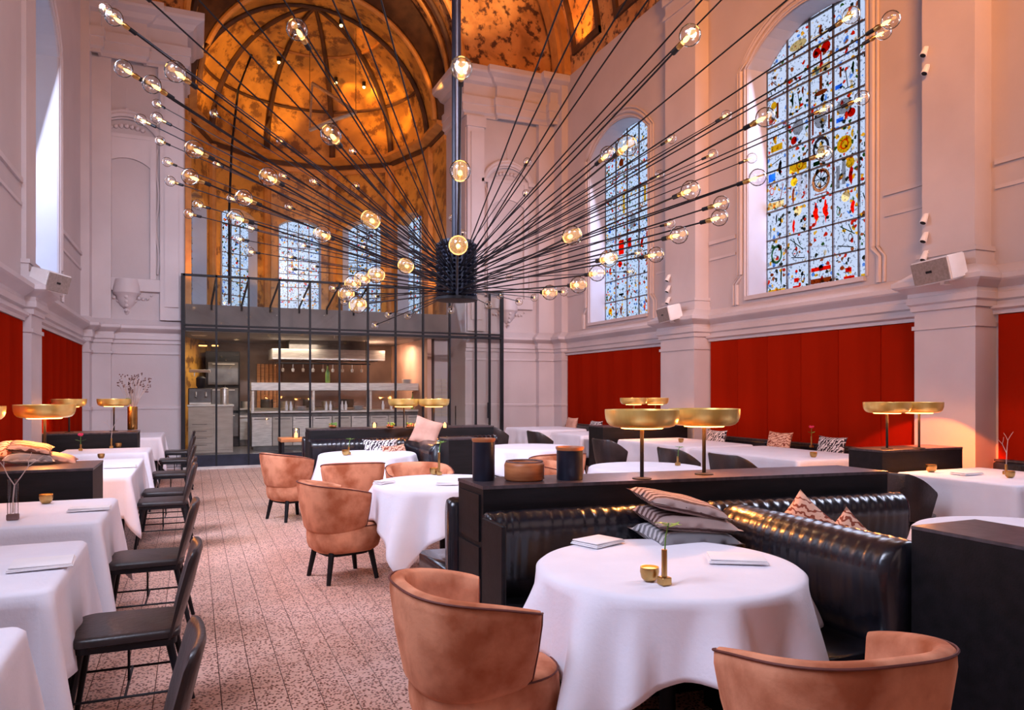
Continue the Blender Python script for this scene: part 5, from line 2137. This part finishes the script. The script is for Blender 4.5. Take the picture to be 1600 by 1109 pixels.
OFF = [(200, -30, 30), (255, -60, 32), (300, -90, 34), (400, -70, 34), (470, -110, 36), (515, -90, 36), (560, -130, 38), (905, -70, 38), (960, -80, 38), (1015, -60, 38),
       (1075, -90, 40), (1150, -60, 38), (1215, -90, 40), (1290, -50, 38)]
RB = 4.15
C0 = Vector((chx, chy, ZL + HZ * .5 - .1))
cams = Vector((0, 0, EYE))
bulbs = []
for tok in BULBS.split():
    a, b, s = tok.split(',')
    bulbs.append((float(a), float(b), float(s)))
bulbs += OFF
# one arm's meshes, shared
bmg = NB()
uv(bmg, (0, 0, .115), .062, 14, 10)
first_arm = None
gl0 = None
for i, (px, py, s) in enumerate(bulbs):
    r = ray(px)
    dv = Vector((r[0], r[1], (HY - py) / F))
    u = dv.normalized()
    L_ = (C0 - cams)
    b = L_.dot(u)
    disc = RB * RB - (L_.length_squared - b * b)
    want = 142.0 / max(s, 11.5)
    if disc > 0:
        tn, tf = (b - math.sqrt(disc)) / dv.length, (b + math.sqrt(disc)) / dv.length
        t_ = tn if abs(tn - want) < abs(tf - want) else tf
        d = .55 * t_ + .45 * max(3.6, min(12.0, want)) if py < 460 else t_ * .8 + .2 * b
    else:
        d = .6 * b / dv.length + .4 * max(3.8, min(11.5, want))
    if abs(px - 713) < 14 and py > 350:
        d = min(d, 8.3 - 2.6) if s > 20 else max(d, 10.8)
    d = max(3.7, min(12.4, d))
    q = cams + dv * d                  # bulb centre
    # stay inside the nave
    if q.x > W - .25:
        q = cams + dv * ((W - .25) / dv.x)
    if q.x < WL + .2 and dv.x < 0:
        q = cams + dv * ((WL + .2) / dv.x)
    if q.y > GY - .3:
        q = cams + dv * ((GY - .3) / dv.y)
    h = Vector((q.x - chx, q.y - chy, 0))
    hl = h.length
    hn = h.normalized()
    el = math.atan2(q.z - (ZL + .3), hl)
    zz = .05 + (HZ - .08) * max(0, min(1, (el + .15) / .95)) + random.uniform(-.03, .03)
    zz = max(.04, min(HZ - .02, zz))
    p0 = Vector((hn.x * .215, hn.y * .215, zz))
    p1 = Vector((q.x - chx, q.y - chy, q.z - ZL))
    ax = (p1 - p0)
    ln = ax.length
    axn = ax.normalized()
    bm = NB()
    end = p1 - axn * .115
    tube(bm, [p0, end - axn * .05], .0062, 6)
    tube(bm, [end - axn * .055, end], .016, 8)
    arm = obj('arm', bm, blackmetal_m, ch, smooth=True, ang=50)
    rot = axn.to_track_quat('Z', 'Y').to_euler()
    if gl0 is None:
        gl0 = obj('glass_bulb', bmg, globe_m, arm, smooth=True)
        bm = NB()
        lathe(bm, [(.016, 0), (.02, .03), (.013, .05)], 10)
        sk = obj('socket', bm, brass_m, arm, smooth=True)
        bm = NB()
        lathe(bm, [(.005, .05), (.013, .065), (.013, .09), (.004, .115)], 8)
        fl = obj('filament', bm, bulb_m, arm, smooth=True)
        for o_ in (gl0, sk, fl):
            o_.location = end
            o_.rotation_euler = rot
    else:
        inst('glass_bulb', gl0, arm, end, rot)
        inst('socket', sk, arm, end, rot)
        inst('filament', fl, arm, end, rot)
    if i % 8 == 0:
        w_ = Vector((chx, chy, ZL)) + end + axn * .09
        point('bulb_light', w_, (1.0, .60, .30), 9, .02)

# ------------------------------------------------------------ things on the tables
def napkin(label, p, rot, group='folded napkins', sx=.11, sy=.085):
    t = thing('napkin', label, 'napkin', p, rot, group)
    for k in range(3):
        bm = NB()
        box(bm, -sx + .004 * k, sx - .003 * k, -sy + .003 * k, sy - .003 * k, .004 + k * .007, .0095 + k * .007, .0022, 2)
        for v in bm.verts:
            v.co.z += .003 * math.sin(v.co.x * 22 + k)
        obj('fold', bm, napkin_m, t, smooth=True, ang=60)
    return t


def candle(label, p, group='small brass tealight cups', s=1.0):
    t = thing('tealight_cup', label, 'candle', p, 0, group)
    bm = NB()
    lathe(bm, [(.020 * s, 0), (.031 * s, .012 * s), (.036 * s, .035 * s), (.035 * s, .052 * s), (.031 * s, .052 * s), (.030 * s, .034 * s),
               (.01 * s, .028 * s)], 24)
    obj('cup', bm, brass_m, t, smooth=True, ang=60)
    bm = NB()
    lathe(bm, [(.029 * s, .034 * s), (.029 * s, .044 * s)], 20)
    obj('wax', bm, wax_m, t)
    return t


def bud_vase(label, p, kind, group='bud vases on the tables', h=.10, seed=0, block=True):
    rnd = random.Random(seed)
    t = thing('bud_vase', label, 'vase', p, 0, group)
    if block:
        obj('foot', bx(-.021, .021, -.021, .021, 0, .030, .003), brass_m, t)
        bm = NB()
        lathe(bm, [(.009, .030), (.011, .032), (.011, .03 + h), (.008, .03 + h)], 12)
        obj('tube', bm, brass_m, t, smooth=True)
        z0 = .03 + h
    else:
        obj('foot', bx(-.030, .030, -.016, .016, 0, .034, .003), darktwig_m, t)
        for s in (-1, 1):
            bm = NB()
            lathe(bm, [(.010, .034), (.010, .034 + .20)], 10, (s * .018, 0))
            obj('glass_tube', bm, clearvase_m, t, smooth=True)
        z0 = .10
    if kind == 'sprig':
        bm = NB()
        tube(bm, [(0, 0, z0 - .04), (.006, .0, z0 + .05), (.020, 0, z0 + .10)], .0028, 5)
        obj('stalk', bm, green_m, t)
        for k in range(7):
            bm = NB()
            a = k * .9 + rnd.random()
            c, s_ = math.cos(a), math.sin(a)
            b0 = Vector((.018, 0, z0 + .085 + .008 * (k % 3)))
            L_ = .045 + .02 * rnd.random()
            dr = Vector((c, s_, .25 - .15 * (k % 3))).normalized()
            sd = dr.cross(Vector((0, 0, 1))).normalized()
            pts = []
            for f, w in ((0, .001), (.35, .010), (.7, .008), (1, .001)):
                q = b0 + dr * L_ * f
                pts.append([q + sd * w, q - sd * w, q - sd * w - Vector((0, 0, .001)), q + sd * w - Vector((0, 0, .001))])
            ring_loft(bm, pts)
            obj('leaf', bm, green_m, t)
    elif kind == 'rose':
        bm = NB()
        tube(bm, [(0, 0, z0 - .04), (.0, .0, z0 + .10)], .003, 5)
        obj('stalk', bm, green_m, t)
        bm = NB()
        for k in range(7):
            a = k * 2.4
            r_ = .008 + .002 * k
            uv(bm, (r_ * math.cos(a), r_ * math.sin(a), z0 + .115 + .002 * k), .017, 8, 6, .9)
        obj('flower', bm, rose_m, t, smooth=True)
        for s in (-1, 1):
            bm = NB()
            pts = []
            for f, w in ((0, .002), (.4, .016), (.8, .012), (1, .001)):
                q = Vector((s * .06 * f, 0, z0 + .04 + .02 * f))
                pts.append([q + Vector((0, w, 0)), q + Vector((0, -w, 0)), q + Vector((0, -w, -.001)), q + Vector((0, w, -.001))])
            ring_loft(bm, pts)
            obj('leaf', bm, green_m, t)
    elif kind == 'twig':
        bm = NB()
        def br(p, d, L_, r_, lvl):
            q = p + d * L_
            tube(bm, [p, p + d * L_ * .5 + Vector((rnd.uniform(-.006, .006), 0, 0)), q], r_, 5, r_ * .7)
            if lvl > 0:
                for s in (-1, 1):
                    nd = (d + Vector((s * rnd.uniform(.35, .7), rnd.uniform(-.3, .3), rnd.uniform(-.1, .15)))).normalized()
                    br(q, nd, L_ * rnd.uniform(.6, .85), r_ * .65, lvl - 1)
        br(Vector((0, 0, z0 - .06)), Vector((.05, 0, 1)).normalized(), .16, .005, 2)
        obj('twig', bm, twig_m, t, smooth=True)
    return t


nz = .756
NG = 'folded napkins'


def onT(px, py, z=nz):
    return at_z(px, py, z)


napkin('thick white folded napkin at the far left of the nearest round table', onT(934, 849), math.radians(20), NG, .105, .085)
napkin('white folded napkin at the right of the nearest round table', onT(1150, 876), math.radians(-32), NG, .125, .085)
napkin('cream folded napkin on the second left table', onT(66, 884), math.radians(4), NG, .12, .10)
napkin('thin white napkin on the third left table', onT(140, 797), 0, NG, .12, .06)
napkin('thin white napkin on the long fourth left table', onT(188, 730), 0, NG, .14, .08)
napkin('napkin at the left rim of the cloth with deep folds', onT(600, 755), .5, NG, .08, .05)
napkin('napkin by the dark ledge end on the cloth with deep folds', onT(700, 757), -.5, NG, .09, .06)
napkin('napkin on the nearest right wall table', onT(1510, 741), 0, NG, .12, .08)
CGp = 'small brass tealight cups'
candle('brass tealight cup on the nearest round table', onT(1015, 907), CGp, 1.05)
candle('lit tealight cup on the third left table', onT(72, 786), CGp, 1.15)
candle('dark tealight cup on the long fourth left table', onT(158, 716), CGp, 1.0)
candle('tealight cup on the fifth left table by the rose', onT(185, 699), CGp, 1.1)
candle('tealight cup on the cloth with deep folds', onT(678, 741), CGp, 1.1)
candle('tealight cup on the farthest left round table', onT(540, 711), CGp, 1.2)
candle('pale tealight cup at the far side of the nearest right wall table', onT(1455, 737), CGp, 1.3)
candle('dark tealight cup on the nearest right wall table, near the edge', onT(1578, 746), CGp, 1.1)
candle('tealight cup on the table below the wide red panel', onT(1271, 714), CGp, 1.1)
candle('tealight cup on the table behind the big lamp stems', onT(1064, 691), CGp, 1.1)
VG = 'bud vases on the tables'
bud_vase('square-footed brass bud vase with a green sprig on the nearest round table', onT(1038, 913), 'sprig', VG, .105, 1)
bud_vase('twin glass tubes holding a forked pale twig on the third left table', onT(20, 812), 'twig', VG, .1, 3, False)
bud_vase('bud vase with a red rose on the fifth left table', onT(126, 704), 'rose', VG, .05, 4)
bud_vase('tall gold bud vase on the cloth with deep folds', onT(686, 742), 'sprig', VG, .17, 6)
bud_vase('bud vase with a sprig on the farthest left round table', onT(545, 710), 'sprig', VG, .06, 7)
bud_vase('bud vase with a thin stem on the fifth left table', onT(174, 700), 'twig', VG, .10, 8)
bud_vase('bud vase with a red flower on the table below the wide red panel', onT(1268, 699), 'rose', VG, .12, 9)
bud_vase('bud vase with a bare twig at the right edge of the picture', onT(1572, 741), 'twig', VG, .06, 12)
bud_vase('bud vase with a bright green sprig before the shell chair', at_z(1059, 727, nz), 'sprig', VG, .06, 13)

# ledge objects: black canisters and copper bowl
def canister(label, px, py, w, h):
    p = at_z(px, py, 1.0)
    t = thing('black_canister', label, 'canister', (p.x, p.y + w / 2, 1.0), 0, 'black canisters on the near ledge')
    bm = NB()
    lathe(bm, [(w / 2 * .97, 0), (w / 2, .01), (w / 2, h - .012)], 32)
    obj('body', bm, bluemetal_m, t, smooth=True)
    bm = NB()
    lathe(bm, [(w / 2 * .9, h - .03), (w / 2 * 1.06, h - .012), (w / 2 * 1.08, h), (w / 2 * .96, h), (w / 2 * .9, h - .012)], 32, cap0=False, cap1=True)
    obj('rim', bm, copper_m, t, smooth=True)
    return t


canister('taller black canister at the left end of the near ledge', 762, 752, .125, .235)
canister('shorter black canister with a copper rim right of the copper bowl', 900, 751, .150, .185)
p = at_z(832, 753, 1.0)
t = thing('copper_bowl', 'round copper-brown wooden bowl on the near ledge', 'bowl', (p.x, p.y + .11, 1.0), 0)
bm = NB()
lathe(bm, [(.100, 0), (.112, .008), (.114, .085), (.108, .10), (.098, .104), (.094, .095), (.094, .02), (.02, .015)], 40)
obj('body', bm, copper_m, t, smooth=True, ang=60)
bm = NB()
tube(bm, [(.1 * math.cos(a * PI / 20), .1 * math.sin(a * PI / 20), .104) for a in range(41)], .006, 6)
obj('rim', bm, darktwig_m, t, smooth=True)

# vase with dried flowers on the far left ledge
p = at_d(207, 668, 10.6)
t = thing('flower_vase', 'tall brass cylinder vase of dried flowers on the far left ledge', 'vase', (p.x, p.y, .95), 0)
bm = NB()
lathe(bm, [(.06, 0), (.065, .01), (.065, .33), (.06, .33), (.058, .31), (.058, .02)], 20)
obj('vase_body', bm, brass_m, t, smooth=True, ang=60)
rnd = random.Random(5)
bm, bmf = NB(), NB()
for k in range(34):
    a = rnd.uniform(0, 2 * PI)
    sp = rnd.uniform(.03, .24)
    top = Vector((sp * math.cos(a), sp * math.sin(a), rnd.uniform(.56, .82)))
    mid = Vector((top.x * .35, top.y * .35, .42))
    tube(bm, [(top.x * .05, top.y * .05, .25), mid, top], .004, 4)
    for j in range(4):
        q = top + Vector((rnd.uniform(-.02, .02), rnd.uniform(-.02, .02), rnd.uniform(-.04, .02)))
        bmesh.ops.create_icosphere(bmf, subdivisions=1, radius=.011, matrix=Matrix.Translation(q))
s_ = obj('dried_stems', bm, twig_m, t)
s_['kind'] = 'stuff'
s_ = obj('dried_blossom', bmf, darktwig_m, t)
s_['kind'] = 'stuff'
bm = NB()
uv(bm, (-.06, 0, .40), .05, 10, 8, 1.1)
obj('leaf_clump', bm, green_m, t, smooth=True)

# small oak side table with a lantern, and low candles before the kitchen
p = at_z(463, 687, .70)
t = thing('oak_side_table', 'small orange-lit oak table standing before the glass screen', 'table', (p.x, p.y + .3, 0), 0)
obj('tabletop', bx(-.24, .24, -.25, .25, .66, .72, .006), oak_m, t)
for sx in (-1, 1):
    for sy in (-1, 1):
        obj('leg', bx(sx * .2 - .02, sx * .2 + .02, sy * .2 - .02, sy * .2 + .02, 0, .66), blackmetal_m, t)
q = (p.x + .02, p.y + .2, .72)
t = thing('glass_lantern', 'glowing glass lantern on the small oak table', 'lantern', q, 0)
bm = NB()
lathe(bm, [(.055, .006), (.06, .02), (.06, .15), (.05, .16)], 20, cap0=False, cap1=False)
obj('glass', bm, clearvase_m, t, smooth=True)
bm = NB()
lathe(bm, [(.026, .006), (.026, .07), (.01, .085), (.004, .11)], 14)
obj('candle', bm, wax_m, t, smooth=True)
bm = NB()
lathe(bm, [(.058, 0), (.058, .008)], 20)
obj('foot', bm, brass_m, t)
point('lantern_light', (q[0], q[1] - .09, .86), (1, .4, .12), 5, .02)
lg = None
for i, px in enumerate((585, 650, 695)):
    pp = at_d(px, 672, 10.1)
    t = thing('ledge_candle', ['left', 'middle', 'right'][i] + ' glowing candle jar on the far ledge before the kitchen', 'candle', (pp.x, pp.y, 1.0), 0,
              'candle jars on the far ledge')
    bm = NB()
    lathe(bm, [(.030, 0), (.035, .01), (.035, .07)], 16)
    obj('jar', bm, clearvase_m, t, smooth=True)
    bm = NB()
    lathe(bm, [(.022, .005), (.022, .045), (.004, .075)], 12)
    obj('candle', bm, wax_m, t, smooth=True)
# small plants on the far ledge
for i, px in enumerate((520, 610, 640)):
    pp = at_d(px, 672, 10.05)
    t = thing('ledge_sprig', ['left', 'middle', 'right'][i] + ' little dish of orange berries and greenery on the far ledge', 'plant', (pp.x, pp.y, 1.0), 0,
              'berry dishes on the far ledge')
    bm = NB()
    lathe(bm, [(.03, 0), (.06, .02), (.055, .02), (.02, .006)], 16)
    obj('dish', bm, brass_m, t, smooth=True)
    for nm, m_, z in (('berries', copper_m, .035), ('foliage', green_m, .05)):
        bm = NB()
        for k in range(9):
            bmesh.ops.create_icosphere(bm, subdivisions=1, radius=.014, matrix=Matrix.Translation((random.uniform(-.05, .05), random.uniform(-.03, .03), z + random.uniform(-.01, .02))))
        o = obj(nm, bm, m_, t)
        o['kind'] = 'stuff'


# cushions
def pillow_mesh(w, h, th, seed=0):
    bm = NB()
    n = 12
    top, bot = [], []
    for i in range(n + 1):
        rt_, rb = [], []
        for j in range(n + 1):
            u, v = -1 + 2 * i / n, -1 + 2 * j / n
            pin = 1 - .10 * (1 - abs(u) ** 2) * abs(v) ** 3 - .0
            pin2 = 1 - .10 * (1 - abs(v) ** 2) * abs(u) ** 3
            x, y = u * w / 2 * pin2, v * h / 2 * pin
            z = th / 2 * ((1 - u ** 4) * (1 - v ** 4)) ** .55 + .004 * noise.noise(Vector((u * 2, v * 2, seed)))
            rt_.append((x, y, z))
            rb.append((x, y, -z * .9))
        top.append(rt_)
        bot.append(rb)
    tv = [[bm.verts.new(p) for p in r] for r in top]
    bv = [[bm.verts.new(p) for p in r] for r in bot]
    for i in range(n):
        for j in range(n):
            bm.faces.new((tv[i][j], tv[i + 1][j], tv[i + 1][j + 1], tv[i][j + 1]))
            bm.faces.new((bv[i][j], bv[i][j + 1], bv[i + 1][j + 1], bv[i + 1][j]))
    bmesh.ops.remove_doubles(bm, verts=bm.verts, dist=.0006)
    edge = [bm.verts.new(p) for p in ()]
    return bm


def cushion(label, p, rot, mat, w=.42, h=.42, th=.12, group='scatter cushions', seed=0):
    o = obj('cushion', pillow_mesh(w, h, th, seed), mat, None, smooth=True, ang=80)
    o.location = p
    o.rotation_euler = rot
    tag(o, label, 'cushion', group)
    return o


R_ = math.radians
SG = 'stack of cushions on the near leather bench'
b = at_d(1077, 838, 3.95)
bxp, byp = 2.32, 3.14
cushion('black and white ikat cushion at the bottom of the stack behind the nearest table', (bxp, byp, .525), (R_(2), R_(2), R_(-8)), ikat_m, .50, .42, .15, SG, 1)
cushion('dark cushion with white rings, second from the bottom of the stack', (bxp - .02, byp, .65), (R_(3), R_(3), R_(-4)), ikat_m, .54, .42, .14, SG, 14)
cushion('grey striped cushion in the middle of the stack behind the nearest table', (bxp + .01, byp + .03, .755), (R_(3), R_(3), R_(-6)), greystripe_m, .47, .38, .10, SG, 2)
cushion('brown striped cushion second from the top of the stack', (bxp + .02, byp + .05, .835), (R_(4), R_(6), R_(-10)), stripe_m, .48, .38, .09, SG, 3)
cushion('brown striped cushion on top of the stack, tilted up at its left', (bxp, byp + .07, .915), (R_(4), R_(13), R_(-12)), stripe_m, .46, .36, .08, SG, 4)
cushion('terracotta patterned cushion leaning behind the divider, larger left one', (3.0, 3.02, .75), (R_(90), R_(38), R_(-62)), terra_m, .32, .32, .10, 'terracotta cushions behind the divider', 5)
cushion('terracotta patterned cushion leaning behind the divider, smaller right one', (2.99, 2.72, .73), (R_(90), R_(40), R_(-70)), terra_m, .28, .28, .10, 'terracotta cushions behind the divider', 6)
# striped pile on the left ledge
p = at_z(40, 716, .95)
cushion('pale zigzag cushion at the left edge of the picture behind the gold lamp', (p.x - .12, 6.60, 1.02), (R_(20), R_(-25), 0), terra_m, .3, .25, .10, 'cushions on the left ledge', 7)
cushion('dark striped cushion folded on the near left ledge, below', (p.x + .12, 6.58, 1.00), (R_(8), R_(4), .2), greystripe_m, .34, .26, .09, 'cushions on the left ledge', 8)
cushion('brown striped cushion on the near left ledge, upper one', (p.x + .13, 6.60, 1.07), (R_(10), R_(10), .1), stripe_m, .30, .24, .07, 'cushions on the left ledge', 9)
cushion('plain pink cushion sagging beside the left lamp stem', (p.x + .30, 6.64, .985), (R_(5), R_(14), .1), pinkcush_m, .28, .22, .07, 'cushions on the left ledge', 10)
# far banquette cushions
cushion('plain pink cushion standing on the far leather divider', (2.75, 9.2, .98), (R_(70), R_(18), R_(-20)), pinkcush_m, .36, .36, .11, 'cushions on the far banquette', 11)
cushion('black and white ikat cushion at the far banquette left of the divider', (2.2, 9.35, .72), (R_(70), 0, 0), ikat_m, .46, .36, .12, 'cushions on the far banquette', 12)
cushion('pale patterned cushion low behind the table with deep folds', (2.33, 9.1, .66), (R_(70), 0, R_(30)), terra_m, .40, .36, .12, 'cushions on the far banquette', 13)
for i, (px, py, mt, lb) in enumerate([(1118, 688, ikat_m, 'black and white zigzag cushion right of the big lamp'), (1217, 693, terra_m, 'pale patterned cushion on the bench below the wide red panel'),
                                      (1298, 702, ikat_m, 'cushion with a white ring pattern beside the glowing ledge'), (930, 670, ikat_m, 'black and white zigzag cushion at the far right bench'),
                                      (893, 664, pinkcush_m, 'pale pink cushion in the far right corner')]):
    Xc = 7.45
    r = ray(px)
    d = Xc / r[0]
    z = max(EYE - (py - HY) * d / F, .72)
    cushion(lb, (Xc, r[1] * d, z), (R_(76), 0, R_(-90)), mt, .46, .34, .12, 'cushions on the right wall bench', 20 + i)

# ------------------------------------------------------------ speakers, wall spots
def speaker(label, p, yaw, pitch, s=1.0):
    t = thing('wall_speaker', label, 'speaker', p, yaw, 'wall speakers on the cornice')
    bm = NB()
    w, h = .27 * s, .125 * s
    fr = [(-w, -.14 * s, -h), (w, -.14 * s, -h), (w, -.14 * s, h), (-w, -.14 * s, h)]
    bk = [(-w * .72, .12 * s, -h), (w * .72, .12 * s, -h), (w * .72, .12 * s, h), (-w * .72, .12 * s, h)]
    ring_loft(bm, [fr, bk])
    bmesh.ops.bevel(bm, geom=list(bm.edges), offset=.012 * s, segments=2, affect='EDGES')
    bmesh.ops.rotate(bm, verts=bm.verts, cent=(0, 0, 0), matrix=Matrix.Rotation(pitch, 3, 'X'))
    obj('cabinet', bm, white_m, t, smooth=True, ang=40)
    bm = NB()
    box(bm, -w + .02, w - .02, -.148 * s, -.142 * s, -h + .015, h - .015, .002)
    bmesh.ops.rotate(bm, verts=bm.verts, cent=(0, 0, 0), matrix=Matrix.Rotation(pitch, 3, 'X'))
    obj('grille', bm, speaker_m, t)
    bm = NB()
    box(bm, -.05 * s, .03 * s, -.153 * s, -.147 * s, -.012 * s, .012 * s)
    bmesh.ops.rotate(bm, verts=bm.verts, cent=(0, 0, 0), matrix=Matrix.Rotation(pitch, 3, 'X'))
    obj('badge', bm, blackmetal_m, t)
    bm = NB()
    box(bm, -.03 * s, .03 * s, .0, .2 * s, -.16 * s, -.11 * s)
    obj('bracket', bm, white_m, t)
    return t


def on_wall(px, py, X):
    r = ray(px)
    d = X / r[0]
    return Vector((X, r[1] * d, EYE + (HY - py) * d / F))


speaker('white wall speaker on the near right pilaster cornice', on_wall(1472, 420, XP - .20), R_(-104), R_(14), 1.05)
speaker('white wall speaker on the far right pilaster cornice', on_wall(1048, 489, XP - .20), R_(-104), R_(14), 1.0)
speaker('white wall speaker on the left cornice in front of the window', on_wall(74, 438, XPL + .14), R_(70), R_(15), .95)


def wall_spot(label, p, yaw, g):
    t = thing('wall_spotlight', label, 'spotlight', p, yaw, g)
    bm = NB()
    lathe(bm, [(.035, -.09), (.038, -.085), (.028, .02), (.012, .035)], 14)
    bmesh.ops.rotate(bm, verts=bm.verts, cent=(0, 0, 0), matrix=Matrix.Rotation(R_(28), 3, 'Y'))
    obj('head', bm, white_m, t, smooth=True)
    bm = NB()
    lathe(bm, [(.030, -.0915), (.030, -.088)], 14)
    bmesh.ops.rotate(bm, verts=bm.verts, cent=(0, 0, 0), matrix=Matrix.Rotation(R_(28), 3, 'Y'))
    obj('lens', bm, blackmetal_m, t)
    bm = NB()
    tube(bm, [(0, 0, .02), (.06, 0, .04), (.10, 0, .04)], .010, 6)
    obj('arm', bm, white_m, t)
    return t


xs_ = XP + .02
wall_spot('upper spotlight of the pair high on the near right pilaster', on_wall(1446, 77, xs_), 0, 'small white spotlights on the right pilasters')
wall_spot('lower spotlight of the pair high on the near right pilaster', on_wall(1448, 105, xs_), 0, 'small white spotlights on the right pilasters')
for py, w_ in ((338, 'top'), (367, 'middle'), (396, 'bottom')):
    wall_spot('%s one of three spotlights above the near right speaker' % w_, on_wall(1446, py, xs_), 0, 'small white spotlights on the right pilasters')
for py, w_ in ((432, 'top'), (449, 'middle'), (467, 'bottom')):
    wall_spot('%s one of three spotlights above the far right speaker' % w_, on_wall(1045, py, xs_), 0, 'small white spotlights on the right pilasters')
t = thing('dome_camera', 'tiny black dome camera above the cornice of the left pier', 'camera', (x_on_y(150, LY - .03), LY - .03, EYE + (HY - 498) * 14 / F), 0)
bm = NB()
uv(bm, (0, 0, 0), .035, 12, 8)
obj('lens', bm, blackmetal_m, t, smooth=True)
obj('mount', bx(-.03, .03, 0, .03, -.03, .03), white_m, t)

# polished metal frame hanging in the apse
t = thing('hanging_sculpture', 'polished triangular metal frame hanging in the golden apse', 'sculpture', (0, 0, 0), 0)
pts = [at_d(484, 203, 19.0), at_d(556, 176, 18.6), at_d(488, 130, 19.0)]
for a, b_, r_ in ((0, 1, .055), (1, 2, .045), (2, 0, .03)):
    bm = NB()
    tube(bm, [pts[a], (pts[a] + pts[b_]) / 2 + Vector((0, 0, .03)), pts[b_]], r_, 8)
    obj('bar', bm, steel_m, t, smooth=True)
for q in pts[:2]:
    bm = NB()
    tube(bm, [q, Vector((q.x, q.y, ZD + CR * .9))], .008, 5)
    obj('cable', bm, blackmetal_m, t)
# dark hanging cable of the dome
t = thing('hanging_rod', 'long dark rod hanging down on the left side of the apse', 'rod', (0, 0, 0), 0)
bm = NB()
tube(bm, [at_d(393, 85, 17.6), at_d(372, 140, 17.6), at_d(362, 230, 17.6), at_d(358, 330, 17.6), at_d(358, 474, 17.6)], .03, 6)
obj('rod', bm, blackmetal_m, t, smooth=True)
